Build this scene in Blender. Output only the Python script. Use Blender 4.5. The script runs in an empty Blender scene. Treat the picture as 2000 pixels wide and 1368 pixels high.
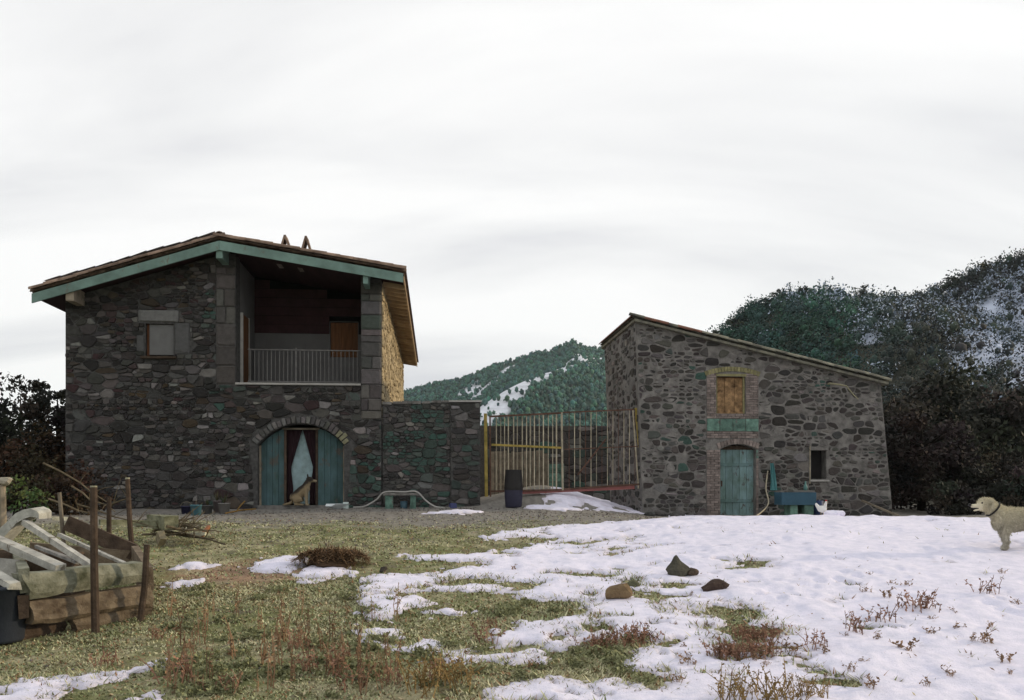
import bpy, math, random
import numpy as np
from mathutils import Vector, Matrix
from mathutils.geometry import tessellate_polygon

random.seed(7)
rng = np.random.default_rng(11)
sc = bpy.context.scene
col = sc.collection

# ------------------------------------------------------------------ camera
F = 1700.0          # focal length in photo pixels (photo 2000 x 1368)
HZ = 950.0          # horizon row
CZ = 1.6            # eye height
cd = bpy.data.cameras.new('camera')
cam = bpy.data.objects.new('camera', cd)
col.objects.link(cam)
cam.location = (0, 0, CZ)
cam.rotation_euler = (math.radians(90), 0, 0)
cd.sensor_width = 36.0
cd.lens = F * 36.0 / 2000.0
cd.shift_y = (HZ - 684.0) / 2000.0
cd.clip_start = 0.1
cd.clip_end = 9000.0
sc.camera = cam

# ------------------------------------------------------------------ sky, sun, exposure
SUN_EL = math.radians(15.0)
SUN_AZ = math.radians(14.0)          # sun stands to the right (+X) and a little behind the houses
sd = Vector((math.cos(SUN_AZ) * math.cos(SUN_EL), math.sin(SUN_AZ) * math.cos(SUN_EL), math.sin(SUN_EL)))
world = bpy.data.worlds.new('World')
sc.world = world
world.use_nodes = True
wn, wl = world.node_tree.nodes, world.node_tree.links
wn.clear()
w_out = wn.new('ShaderNodeOutputWorld')
w_bg = wn.new('ShaderNodeBackground')
w_bg.inputs[1].default_value = 0.1
w_sky = wn.new('ShaderNodeTexSky')
w_sky.sky_type = 'NISHITA'
w_sky.sun_disc = False
w_sky.sun_elevation = SUN_EL
w_sky.sun_rotation = math.atan2(sd.x, sd.y)
w_tc = wn.new('ShaderNodeTexCoord')
w_sep = wn.new('ShaderNodeSeparateXYZ')
wl.new(w_tc.outputs['Generated'], w_sep.inputs[0])
def wmath(op, a, b):
    n = wn.new('ShaderNodeMath'); n.operation = op
    for i, v in enumerate((a, b)):
        if isinstance(v, (int, float)): n.inputs[i].default_value = v
        else: wl.new(v, n.inputs[i])
    return n.outputs[0]
zz = wmath('ADD', wmath('MAXIMUM', w_sep.outputs[2], 0.0), 0.40)
w_cmb = wn.new('ShaderNodeCombineXYZ')
wl.new(wmath('MULTIPLY', wmath('DIVIDE', w_sep.outputs[0], zz), .8), w_cmb.inputs[0])
wl.new(wmath('MULTIPLY', wmath('DIVIDE', w_sep.outputs[1], zz), 2.6), w_cmb.inputs[1])
w_no = wn.new('ShaderNodeTexNoise')
w_no.inputs['Scale'].default_value = 1.1
w_no.inputs['Detail'].default_value = 7.0
w_no.inputs['Roughness'].default_value = 0.48
w_no.inputs['Distortion'].default_value = 0.35
wl.new(w_cmb.outputs[0], w_no.inputs['Vector'])
w_rp = wn.new('ShaderNodeValToRGB')
cr = w_rp.color_ramp
cr.elements[0].position = 0.30; cr.elements[0].color = (7.3, 7.3, 7.75, 1)
cr.elements[1].position = 0.58; cr.elements[1].color = (10.9, 10.85, 10.75, 1)
e = cr.elements.new(0.44); e.color = (9.4, 9.4, 9.45, 1)
wl.new(wmath('ADD', w_no.outputs['Fac'], wmath('MULTIPLY', wmath('SUBTRACT', 1.0, wmath('MINIMUM', wmath('MULTIPLY', w_sep.outputs[2], 3.2), 1.0)), .10)), w_rp.inputs[0])
w_mx = wn.new('ShaderNodeMixRGB')
w_mx.inputs[0].default_value = 0.93
wl.new(w_sky.outputs[0], w_mx.inputs[1])
wl.new(w_rp.outputs[0], w_mx.inputs[2])
wl.new(w_mx.outputs[0], w_bg.inputs[0])
wl.new(w_bg.outputs[0], w_out.inputs[0])

sun_d = bpy.data.lights.new('sun', 'SUN')
sun_d.energy = 2.6
sun_d.angle = math.radians(2.0)
sun_d.color = (1.0, 0.80, 0.52)
sun = bpy.data.objects.new('sun', sun_d)
col.objects.link(sun)
sun.location = (60, 20, 40)
sun.rotation_euler = sd.to_track_quat('Z', 'Y').to_euler()

vs = sc.view_settings
vs.view_transform = 'Standard'
vs.look = 'None'
vs.exposure = 0.0
vs.gamma = 1.0
try:
    vs.use_curve_mapping = False
except Exception:
    pass
sc.cycles.max_bounces = 6
sc.cycles.use_denoising = True

# ------------------------------------------------------------------ helpers
def tag(o, label=None, cat=None, group=None, kind=None):
    if label: o['label'] = label
    if cat: o['category'] = cat
    if group: o['group'] = group
    if kind: o['kind'] = kind
    return o

def empty(name, loc=(0, 0, 0), rz=0.0, label=None, cat=None, group=None):
    o = bpy.data.objects.new(name, None)
    col.objects.link(o)
    o.location = loc
    o.rotation_euler = (0, 0, rz)
    o.empty_display_size = 0.2
    return tag(o, label, cat, group)

def link(name, me, parent=None, loc=None, rot=None):
    o = bpy.data.objects.new(name, me)
    col.objects.link(o)
    if parent is not None: o.parent = parent
    if loc is not None: o.location = loc
    if rot is not None: o.rotation_euler = rot
    return o

def np_mesh(name, V, Fc, mat=None, cols=None, smooth=False):
    """V (n,3) array, Fc (m,k) int array with k = 3 or 4, cols (n,3)."""
    V = np.asarray(V, dtype=np.float32); Fc = np.asarray(Fc, dtype=np.int32)
    k = Fc.shape[1]
    me = bpy.data.meshes.new(name)
    me.vertices.add(len(V)); me.vertices.foreach_set('co', V.ravel())
    me.loops.add(Fc.size); me.loops.foreach_set('vertex_index', Fc.ravel())
    me.polygons.add(len(Fc))
    me.polygons.foreach_set('loop_start', np.arange(0, Fc.size, k, dtype=np.int32))
    try: me.polygons.foreach_set('loop_total', np.full(len(Fc), k, dtype=np.int32))
    except Exception: pass
    me.update(calc_edges=True); me.validate()
    if cols is not None: set_cols(me, cols)
    if smooth: me.polygons.foreach_set('use_smooth', np.ones(len(me.polygons), dtype=bool))
    if mat: me.materials.append(mat)
    return me

def set_cols(me, cols):
    c = np.ones((len(me.vertices), 4), dtype=np.float32)
    c[:, :3] = np.asarray(cols, dtype=np.float32)
    a = me.color_attributes.new('col', 'FLOAT_COLOR', 'POINT')
    a.data.foreach_set('color', c.ravel())

class MB:
    def __init__(s):
        s.v = []; s.f = []; s.c = []; s.cur = (1, 1, 1)
    def color(s, c): s.cur = c; return s
    def pts(s, pts):
        b = len(s.v); s.v += [tuple(p) for p in pts]; s.c += [s.cur] * len(pts); return b
    def face(s, *pts):
        b = s.pts(pts); s.f.append(tuple(range(b, b + len(pts)))); return s
    def box(s, c, size, M=None, jit=0.0):
        x, y, z = size[0] / 2, size[1] / 2, size[2] / 2
        P = [Vector((sx * x, sy * y, sz * z)) for sz in (-1, 1) for sy in (-1, 1) for sx in (-1, 1)]
        if jit: P = [p + Vector((random.uniform(-jit, jit), random.uniform(-jit, jit), random.uniform(-jit, jit))) for p in P]
        if M is not None: P = [M @ p for p in P]
        c = Vector(c)
        b = s.pts([p + c for p in P])
        for q in ((0, 2, 3, 1), (4, 5, 7, 6), (0, 1, 5, 4), (2, 6, 7, 3), (0, 4, 6, 2), (1, 3, 7, 5)):
            s.f.append(tuple(b + i for i in q))
        return s
    def beam(s, a, b_, w, h, up=(0, 0, 1), jit=0.0):
        a = Vector(a); b_ = Vector(b_); d = (b_ - a); L = d.length; d.normalize()
        up = Vector(up)
        if abs(d.dot(up)) > .98: up = Vector((1, 0, 0))
        sx = d.cross(up).normalized(); sz = sx.cross(d).normalized()
        M = Matrix((sx, d, sz)).transposed()
        return s.box((a + b_) / 2, (w, L, h), M, jit)
    def tube(s, path, rad, n=6, cap=True):
        path = [Vector(p) for p in path]
        if not isinstance(rad, (list, tuple)): rad = [rad] * len(path)
        rings = []
        prev = None
        for i, p in enumerate(path):
            t = (path[min(i + 1, len(path) - 1)] - path[max(i - 1, 0)]).normalized()
            u = prev if prev is not None else (Vector((0, 0, 1)) if abs(t.z) < .9 else Vector((1, 0, 0)))
            sx = t.cross(u)
            if sx.length < 1e-5: sx = t.cross(Vector((0, 1, 0)))
            sx.normalize(); sz = sx.cross(t).normalized(); prev = sz
            r = rad[i]
            rings.append(s.pts([p + sx * (r * math.cos(2 * math.pi * k / n)) + sz * (r * math.sin(2 * math.pi * k / n)) for k in range(n)]))
        for a, b in zip(rings[:-1], rings[1:]):
            for k in range(n):
                s.f.append((a + k, a + (k + 1) % n, b + (k + 1) % n, b + k))
        if cap:
            s.f.append(tuple(rings[0] + k for k in reversed(range(n))))
            s.f.append(tuple(rings[-1] + k for k in range(n)))
        return s
    def lathe(s, prof, n=16, c=(0, 0, 0)):
        """prof: list of (r, z)"""
        c = Vector(c); rings = []
        for r, z in prof:
            rings.append(s.pts([c + Vector((r * math.cos(2 * math.pi * k / n), r * math.sin(2 * math.pi * k / n), z)) for k in range(n)]))
        for a, b in zip(rings[:-1], rings[1:]):
            for k in range(n):
                s.f.append((a + k, a + (k + 1) % n, b + (k + 1) % n, b + k))
        return s
    def mesh(s, name, mat=None, smooth=False, attr=True):
        me = bpy.data.meshes.new(name)
        me.from_pydata(s.v, [], s.f)
        me.update()
        if attr: set_cols(me, s.c)
        if smooth: me.polygons.foreach_set('use_smooth', np.ones(len(me.polygons), dtype=bool))
        if mat: me.materials.append(mat)
        return me
    def build(s, name, mat=None, parent=None, loc=None, rot=None, smooth=False):
        return link(name, s.mesh(name, mat, smooth), parent, loc, rot)

# ---- vectorised value noise
_perm = rng.integers(0, 1 << 30, 4096)
def _h(ix, iy):
    return (_perm[(ix * 73 + _perm[iy & 4095]) & 4095] & 0xFFFF) / 65535.0
def vnoise(x, y):
    x = np.asarray(x, float); y = np.asarray(y, float)
    ix = np.floor(x).astype(np.int64); iy = np.floor(y).astype(np.int64)
    fx = x - ix; fy = y - iy
    fx = fx * fx * (3 - 2 * fx); fy = fy * fy * (3 - 2 * fy)
    a = _h(ix, iy); b = _h(ix + 1, iy); c = _h(ix, iy + 1); d = _h(ix + 1, iy + 1)
    return (a * (1 - fx) + b * fx) * (1 - fy) + (c * (1 - fx) + d * fx) * fy
def fbm(x, y, o=4, g=.5):
    s = 0; a = 1; t = 0
    for i in range(o):
        s = s + a * vnoise(x * 2 ** i + 17.3 * i, y * 2 ** i - 9.1 * i); t += a; a *= g
    return s / t - .5
def sstep(a, b, x):
    t = np.clip((x - a) / (b - a), 0, 1); return t * t * (3 - 2 * t)

# ---- materials
def mk(name, c, rough=.9, var=.3, scale=6., bump=.3, bscale=None, attr=True, spec=.25, rnd=0., c2=None, stretch=(1, 1, 1), detail=6., bdist=.02, peel=None):
    m = bpy.data.materials.new(name); m.use_nodes = True
    n, l = m.node_tree.nodes, m.node_tree.links
    b = n['Principled BSDF']
    b.inputs['Roughness'].default_value = rough
    b.inputs['Specular IOR Level'].default_value = spec
    geo = n.new('ShaderNodeNewGeometry')
    mp = n.new('ShaderNodeMapping'); mp.inputs['Scale'].default_value = stretch
    l.new(geo.outputs['Position'], mp.inputs[0])
    no = n.new('ShaderNodeTexNoise'); no.inputs['Scale'].default_value = scale; no.inputs['Detail'].default_value = detail; no.inputs['Roughness'].default_value = .62
    l.new(mp.outputs[0], no.inputs['Vector'])
    rp = n.new('ShaderNodeValToRGB')
    rp.color_ramp.elements[0].position = .3; rp.color_ramp.elements[1].position = .7
    cc2 = c2 or c
    rp.color_ramp.elements[0].color = (*[x * (1 - var) for x in c], 1)
    rp.color_ramp.elements[1].color = (*[min(1, x * (1 + var)) for x in cc2], 1)
    l.new(no.outputs['Fac'], rp.inputs[0])
    out = rp.outputs[0]
    if attr:
        at = n.new('ShaderNodeAttribute'); at.attribute_name = 'col'
        mx = n.new('ShaderNodeMixRGB'); mx.blend_type = 'MULTIPLY'; mx.inputs[0].default_value = 1
        l.new(out, mx.inputs[1]); l.new(at.outputs['Color'], mx.inputs[2]); out = mx.outputs[0]
    if rnd:
        oi = n.new('ShaderNodeObjectInfo'); mr = n.new('ShaderNodeMapRange')
        mr.inputs[3].default_value = 1 - rnd; mr.inputs[4].default_value = 1 + rnd
        l.new(oi.outputs['Random'], mr.inputs[0])
        mx = n.new('ShaderNodeMixRGB'); mx.blend_type = 'MULTIPLY'; mx.inputs[0].default_value = 1
        l.new(out, mx.inputs[1]); l.new(mr.outputs[0], mx.inputs[2]); out = mx.outputs[0]
    if peel:
        pn = n.new('ShaderNodeTexNoise'); pn.inputs['Scale'].default_value = peel[1]; pn.inputs['Detail'].default_value = 8.; pn.inputs['Roughness'].default_value = .7
        pm = n.new('ShaderNodeMapping'); pm.inputs['Scale'].default_value = (1, 1, .55); l.new(geo.outputs['Position'], pm.inputs[0]); l.new(pm.outputs[0], pn.inputs['Vector'])
        pr = n.new('ShaderNodeValToRGB'); pr.color_ramp.elements[0].position = peel[2]; pr.color_ramp.elements[1].position = peel[2] + .05
        l.new(pn.outputs['Fac'], pr.inputs[0])
        px_ = n.new('ShaderNodeMixRGB'); px_.inputs[2].default_value = (*peel[0], 1); l.new(pr.outputs[0], px_.inputs[0]); l.new(out, px_.inputs[1]); out = px_.outputs[0]
    l.new(out, b.inputs['Base Color'])
    if bump:
        n2 = n.new('ShaderNodeTexNoise'); n2.inputs['Scale'].default_value = bscale or scale * 4; n2.inputs['Detail'].default_value = 8.; n2.inputs['Roughness'].default_value = .65
        l.new(mp.outputs[0], n2.inputs['Vector'])
        bp = n.new('ShaderNodeBump'); bp.inputs['Strength'].default_value = bump; bp.inputs['Distance'].default_value = bdist
        l.new(n2.outputs['Fac'], bp.inputs['Height']); l.new(bp.outputs[0], b.inputs['Normal'])
    return m

M = {}
M['stone'] = mk('rubble_stone', (1, 1, 1), .92, .35, 9., .7, 30., bdist=.03)
M['mortar_dark'] = mk('old_mortar', (.068, .066, .064), .95, .5, 9., .9, 25., attr=False)
M['mortar_light'] = mk('lime_mortar', (.15, .142, .132), .95, .5, 4., 1., 22., attr=False, c2=(.16, .152, .142))
M['lime_plaster'] = mk('weathered_render', (.145, .14, .134), .95, .5, 2.6, .9, 14., attr=False)
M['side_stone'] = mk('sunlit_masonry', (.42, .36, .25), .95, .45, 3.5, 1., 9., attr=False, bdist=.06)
M['plaster_grey'] = mk('grey_plaster', (.135, .132, .132), .95, .15, 1.5, .3, 20., attr=False)
M['tile'] = mk('clay_roof_tile', (.20, .125, .09), .95, .45, 5., .5, 40., rnd=.35, c2=(.22, .16, .12))
M['tile_red'] = mk('red_clay_tile', (.17, .085, .06), .95, .45, 5., .5, 40., rnd=.3)
M['tile_grey'] = mk('lichen_grey_tile', (.17, .165, .15), .95, .5, 5., .5, 40., rnd=.3, c2=(.17, .165, .125))
M['teal_paint'] = mk('faded_teal_paint', (.16, .245, .215), .85, .3, 2., .3, 40., rnd=.06, peel=((.15, .14, .12), 5., .60))
M['teal_door'] = mk('weathered_teal_door_paint', (.062, .112, .097), .9, .4, 2.4, .4, 30., stretch=(2, 2, .8), rnd=.2, c2=(.06, .105, .118), peel=((.085, .08, .072), 4., .57))
M['wood_soffit'] = mk('soffit_board', (.34, .25, .15), .85, .3, 3., .3, 30., rnd=.2, stretch=(1, .2, 1))
M['deck_wood_and_shade'] = mk('dark_roof_boarding_and_shade', (.042, .018, .020), .9, .35, 3., .3, 30., stretch=(1, .2, 1))  # dark wood of the roof deck, also the shade painted on the loggia wall
M['wood_brown'] = mk('brown_wood', (.16, .07, .03), .8, .4, 4., .4, 30., rnd=.2, stretch=(4, 4, .4))
M['wood_board'] = mk('tan_board', (.20, .11, .05), .9, .75, 7., .4, 30., c2=(.24, .15, .075))
M['wood_old'] = mk('old_grey_timber', (.20, .17, .13), .9, .45, 4., .6, 30., rnd=.2)
M['wood_moss'] = mk('mossy_timber', (.13, .14, .085), .95, .5, 6., .8, 30., c2=(.19, .19, .15))
M['wood_rot'] = mk('brown_rotten_timber', (.135, .092, .06), .95, .55, 6., .9, 26., rnd=.2, c2=(.15, .12, .085))
M['wood_dark'] = mk('dark_post_wood', (.06, .042, .03), .95, .5, 7., .7, 30., rnd=.25)
M['wood_pale'] = mk('pale_sawn_timber', (.42, .41, .37), .9, .35, 6., .8, 26., rnd=.15, peel=((.17, .15, .12), 7., .60))
M['twig'] = mk('dry_branch_bark', (.12, .095, .06), .95, .4, 8., .4, 40., rnd=.3)
M['rail_iron'] = mk('dull_railing_iron', (.15, .145, .14), .7, .3, 6., .2, 40., rnd=.2)
M['metal_bar'] = mk('pale_metal_bar', (.34, .30, .22), .6, .35, 6., .2, 40., rnd=.25)
M['metal_rust'] = mk('rusty_rail', (.10, .055, .04), .85, .5, 6., .4, 40.)
M['metal_yellow'] = mk('yellow_painted_post', (.33, .27, .06), .7, .45, 5., .3, 40., c2=(.30, .22, .06))
M['sill'] = mk('pale_sill_stone', (.34, .33, .31), .9, .2, 5., .4, 30.)
M['curtain'] = mk('dark_maroon_curtain', (.02, .008, .011), .95, .3, 6., .2, 30., attr=False)
M['cloth'] = mk('pale_teal_cloth', (.25, .34, .325), .95, .3, 5., .4, 20., attr=False, c2=(.24, .33, .36))
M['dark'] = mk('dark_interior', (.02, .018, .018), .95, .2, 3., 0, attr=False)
M['glass'] = mk('old_window_glass', (.03, .03, .03), .15, .1, 3., 0, attr=False, spec=.5)
M['brick'] = mk('grey_red_brick', (.20, .165, .15), .95, .35, 9., .5, 40., rnd=.3)
M['brick_yel'] = mk('ochre_brick', (.21, .195, .10), .95, .35, 9., .5, 40., rnd=.25)
M['brick_teal'] = mk('green_washed_brick', (.105, .185, .15), .95, .5, 7., .6, 40., rnd=.2, peel=((.13, .12, .11), 6., .58))
M['snow'] = mk('old_snow', (.69, .695, .83), .75, .10, 7., .7, 40., spec=.3, bdist=.02, c2=(.74, .71, .83), detail=9., peel=((.42, .40, .40), 30., .70))
M['leaf'] = mk('leaf', (1, 1, 1), .8, .25, 3., 0)
M['grass'] = mk('grass_blade', (1, 1, 1), .85, .2, 3., 0)
M['fur'] = mk('dog_fur', (1, 1, 1), .9, .15, 30., .4, 80.)
M['nose'] = mk('dark_nose', (.012, .011, .011), .4, .1, 5., 0, attr=False)
M['collar'] = mk('dark_collar', (.02, .018, .017), .7, .1, 5., 0, attr=False)
M['paint'] = mk('plain_paint', (1, 1, 1), .55, .25, 5., .2, 40.)
M['rock'] = mk('field_rock', (1, 1, 1), .95, .45, 7., .9, 22., bdist=.04)
M['straw'] = mk('rotten_straw', (1, 1, 1), .95, .4, 8., .3, 40.)

# ---- pixel rays and frames
def ray(px, py): return Vector(((px - 1000.0) / F, 1.0, (HZ - py) / F))
def at(px, py, Y): return Vector((0, 0, CZ)) + ray(px, py) * Y
class Frame:
    def __init__(s, ox, oy, oz, a):
        s.o = Vector((ox, oy, oz)); s.a = a
        s.u = Vector((math.cos(a), math.sin(a), 0)); s.v = Vector((-math.sin(a), math.cos(a), 0))
    def hit_v(s, px, py, v=0.0):
        d = ray(px, py); c = Vector((0, 0, CZ))
        t = (v - (c - s.o).dot(s.v)) / d.dot(s.v)
        p = c + d * t
        return (p - s.o).dot(s.u), p.z - s.o.z
    def hit_u(s, px, py, u=0.0):
        d = ray(px, py); c = Vector((0, 0, CZ))
        t = (u - (c - s.o).dot(s.u)) / d.dot(s.u)
        p = c + d * t
        return (p - s.o).dot(s.v), p.z - s.o.z
    def local(s, p):
        q = Vector(p) - s.o
        return Vector((q.dot(s.u), q.dot(s.v), q.z))
    def world(s, u, v, z): return s.o + s.u * u + s.v * v + Vector((0, 0, z))

ALPHA = math.atan(0.088)
FL = Frame(-3.495, 23.3, 1.0, ALPHA)                   # left house: origin at its right front corner
_p = at(1257, 950, 24.0)
FR = Frame(_p.x, 24.0, 0.72, ALPHA)                    # right house: origin at its left front corner

# ------------------------------------------------------------------ ground
GY = [0, 4, 6.5, 8, 10, 13, 17, 20, 23, 30, 45, 70, 120, 260, 1700]
GZ = [-.15, -.05, 0.0, .12, .30, .58, .84, .94, 1.0, 1.1, .6, -1.5, -6, -12, -18]
def ground_base(x, y):
    x = np.asarray(x, float); y = np.asarray(y, float)
    z = np.interp(y, GY, GZ)
    s = sstep(.8, 4.5, x)
    z = z + s * np.interp(y, [5, 8, 10, 13, 17, 18.5, 21, 25, 40], [0, .02, .07, .11, .115, .02, -.20, -.25, 0])
    z = z + .50 * np.exp(-((x - 1.0) / 1.75) ** 2 - ((np.minimum(y, 25.2) - 25.2) / 1.75) ** 2) * (1 - sstep(33, 45, y))
    return z
def ground_z(x, y):
    x = np.asarray(x, float); y = np.asarray(y, float)
    z = ground_base(x, y)
    near = 1 - sstep(30, 60, np.hypot(x, y))
    return z + near * (.10 * fbm(x * .5 + 3, y * .5, 3) + .035 * fbm(x * 3.1, y * 3.1, 3))
def gz(x, y): return float(ground_z(x, y))
def ground_hit(px, py, smooth=True):
    """first point of the ground along a pixel ray"""
    d = ray(px, py); lo = 3.0
    fn = ground_base if smooth else ground_z
    ys = np.linspace(3.0, 40.0, 1500)
    h = CZ + d.z * ys - fn(d.x * ys, ys)
    k = np.argmax(h < 0)
    if h[k] >= 0: k = len(ys) - 1
    y = ys[k]
    return float(d.x * y), float(y)

# snow patches and bare patches, outlined on the ground
SNOW = [
 [(1320,1015),(1230,1021),(1105,1026),(1010,1040),(945,1050),(1000,1056),(1010,1066),(990,1073),(930,1079),(850,1084),(792,1083),(805,1092),(900,1096),(955,1103),(860,1112),(760,1122),(693,1132),(718,1141),(692,1155),(702,1166),(760,1165),(830,1151),(880,1154),(952,1157),(1030,1167),(1144,1178),(1129,1205),(1030,1217),(979,1238),(940,1253),(890,1265),(892,1290),(982,1289),(1006,1298),(1050,1303),(1108,1268),(1120,1250),(1180,1244),(1270,1246),(1300,1268),(1249,1280),(1225,1298),(1231,1310),(1300,1316),(1342,1319),(1420,1330),(1460,1500),(2600,1500),(2600,1030),(2300,1012),(2000,1012)],
 [(949,1378),(970,1349),(1018,1337),(1060,1325),(1120,1337),(1180,1337),(1210,1346),(1315,1346),(1342,1319),(1420,1320),(1520,1480),(1200,1420),(1000,1420)],
 [(720,1172),(760,1169),(832,1172),(835,1182),(800,1190),(770,1210),(740,1211),(722,1200)],
 [(825,1195),(870,1191),(912,1192),(905,1203),(840,1211)],
 [(675,1218),(740,1211),(795,1230),(790,1245),(755,1250),(760,1268),(720,1262),(690,1256),(715,1240),(680,1228)],
 [(768,1285),(830,1247),(865,1250),(850,1262),(895,1265),(890,1290),(840,1288),(800,1290)],
 [(483,1105),(510,1093),(590,1088),(585,1105),(560,1120),(500,1118)],
 [(570,1124),(610,1113),(664,1112),(666,1125),(600,1130)],
 [(572,1134),(620,1132),(615,1143),(580,1142)],
 [(345,1107),(398,1100),(400,1108),(350,1111)],
 [(338,1140),(395,1132),(400,1141),(345,1146)],
 [(0,1345),(40,1335),(110,1325),(190,1312),(245,1308),(345,1281),(342,1297),(240,1324),(130,1348),(110,1390),(-100,1390),(-60,1350)],
 [(250,1390),(285,1360),(330,1355),(335,1385)],
 [(1015,992),(1060,978),(1150,965),(1200,957),(1265,953),(1300,965),(1350,1000),(1270,1005),(1180,999),(1100,998)],
 [(825,1005),(900,999),(955,1001),(900,1008)],
 [(1300,1003),(1345,1000),(1400,1012),(1330,1016)],
]
BARE = [
 [(955,1060),(1000,1053),(1060,1050),(1095,1052),(1020,1067),(975,1077),(950,1069)],
 [(1105,1061),(1180,1050),(1212,1052),(1150,1065)],
 [(1060,1119),(1215,1116),(1210,1127),(1130,1130)],
 [(1213,1136),(1240,1131),(1257,1147),(1225,1150)],
 [(1128,1149),(1150,1150),(1158,1163),(1140,1163)],
 [(855,1140),(900,1127),(975,1129),(965,1141),(880,1147)],
 [(985,1145),(1065,1142),(1060,1151),(1000,1152)],
 [(1428,1111),(1450,1099),(1508,1097),(1470,1113)],
 [(1060,1227),(1150,1224),(1155,1233),(1080,1235)],
 [(1318,1189),(1414,1185),(1470,1195),(1475,1225),(1530,1235),(1500,1280),(1420,1296),(1385,1285),(1410,1245),(1370,1238),(1400,1215),(1330,1200)],
 [(1180,1078),(1235,1075),(1240,1080),(1190,1083)],
]
def poly_sd(P, x, y):
    """signed distance (inside positive) of points to polygon P"""
    P = np.asarray(P, float); best = np.full(x.shape, 1e9); ins = np.zeros(x.shape, bool)
    n = len(P)
    for i in range(n):
        ax, ay = P[i]; bx, by = P[(i + 1) % n]
        ex, ey = bx - ax, by - ay
        t = np.clip(((x - ax) * ex + (y - ay) * ey) / (ex * ex + ey * ey + 1e-12), 0, 1)
        best = np.minimum(best, (x - ax - t * ex) ** 2 + (y - ay - t * ey) ** 2)
        c = ((ay > y) != (by > y))
        with np.errstate(divide='ignore', invalid='ignore'):
            c &= x < ex * (y - ay) / (ey if ey != 0 else 1e-12) + ax
        ins ^= c
    d = np.sqrt(best)
    return np.where(ins, d, -d)
SNOW_G = [[ground_hit(*p) for p in P] for P in SNOW]
BARE_G = [[ground_hit(*p) for p in P] for P in BARE]
def snow_field(x, y):
    d = np.full(x.shape, -9.)
    for P in SNOW_G: d = np.maximum(d, poly_sd(P, x, y))
    for P in BARE_G: d = np.minimum(d, -poly_sd(P, x, y))
    far = sstep(8, 18, y)
    n1 = fbm(x * 1.9, y * 1.5 + 5, 3); n2 = fbm(x * 6.3 + 4, y * 5.1, 3)
    n4 = fbm(x * 15 + 1, y * 11, 3)
    d = d + (n1 * .40 + n2 * .46 + n4 * .24) * (.75 + .6 * far) + .05
    # thin, melted-out spots inside the cover
    sp = fbm(x * 2.0 + 40, y * 3.2 + 7, 4); lim = -.19 - .17 * sstep(1.0, 5.5, x) * (1 - sstep(18.5, 20.5, y)) + .0 * y
    d = np.where(sp < lim + .06, np.minimum(d, (sp - lim) * 1.6), d)
    return d

fine = np.radians(np.arange(-37, 37.01, .15))
coarse = np.radians(np.arange(40, 320.1, 4))
ang = np.concatenate([fine, coarse])                      # measured from +Y, clockwise to +X
rad = [1.0]
while rad[-1] < 1600:
    r = rad[-1]
    rad.append(r * (1.08 if r < 5.6 else 1.0058 if r < 19 else 1.012 if r < 30 else 1.06))
rad = np.array(rad)
R_, A_ = np.meshgrid(rad, ang, indexing='ij')
GX, GYY = R_ * np.sin(A_), R_ * np.cos(A_)
GZZ = ground_z(GX, GYY)
nr, na = R_.shape
# colours of soil, moss, dry grass and yard gravel
pyg = HZ - F * (GZZ - CZ) / np.maximum(GYY, .1)
n1 = fbm(GX * .9, GYY * .9, 4); n2 = fbm(GX * 4.2 + 8, GYY * 4.2, 4); n3 = fbm(GX * 15, GYY * 15, 3)
def lerp(a, b, t): return a + (b - a) * t[..., None]
cS = np.array([.17, .14, .105]); cM = np.array([.20, .215, .085]); cD = np.array([.37, .34, .21]); cG = np.array([.25, .235, .21]); cR = np.array([.36, .22, .15])
C = np.broadcast_to(cM, GX.shape + (3,)).copy()
C = lerp(C, cD, sstep(-.12, .2, n2 + .4 * n1))
C = lerp(C, cS, sstep(.05, .3, -n2 + .5 * n3) * .8)
gravel = sstep(15.0, 18.3, GYY + 3.2 * n1 + 2.2 * n2) * (1 - sstep(40, 60, GYY))
C = lerp(C, cG, gravel)
gx0, gy0 = ground_hit(480, 1118)
C = lerp(C, cR, (1 - sstep(.35, 1.05, np.hypot((GX - gx0) / 1.3, (GYY - gy0) / 1.2) + n2 * .8)) * .85)
cF = np.array([.05, .06, .035])
C = lerp(C, cF, sstep(40, 80, R_))
C = C * (1 + .9 * n3[..., None])
idx = np.arange(nr * na).reshape(nr, na)
q = np.stack([idx[:-1, :], np.roll(idx, -1, 1)[:-1, :], np.roll(idx, -1, 1)[1:, :], idx[1:, :]], -1).reshape(-1, 4)
q = q[:, ::-1]
M['ground'] = mk('yard_earth', (1, 1, 1), .97, .35, 14., .9, 45., bdist=.03)
gnd = link('ground', np_mesh('ground', np.stack([GX, GYY, GZZ], -1).reshape(-1, 3), q, M['ground'], np.clip(C, .01, .9).reshape(-1, 3), True))
tag(gnd, kind='structure')

# snow lying on the ground
sel_r = np.where((rad > 3.0) & (rad < 30))[0]
nf = len(fine)
sx, sy, sz = GX[sel_r][:, :nf], GYY[sel_r][:, :nf], GZZ[sel_r][:, :nf]
sdist = snow_field(sx, sy)
cc = np.clip(sdist / .13, 0, 1)
depth = .036 * (1 + .8 * fbm(sx * 1.1 + 9, sy * 1.1, 2)) * np.where(cc > 0, cc, 0) ** .75
depth += np.clip(sdist / .6, 0, 1) * (.10 * (fbm(sx * 1.6, sy * 1.3 + 30, 3)) + .045 * fbm(sx * 6 + 5, sy * 4.5, 3))
rdf = random.Random(9)
for _ in range(150):
    fx, fy = rdf.uniform(.5, 8.5), rdf.uniform(7.5, 17.0); rr_ = rdf.uniform(.05, .10)
    depth -= rdf.uniform(.02, .05) * np.exp(-(((sx - fx) / rr_) ** 2 + ((sy - fy) / (rr_ * 1.25)) ** 2) ** 2)
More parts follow.
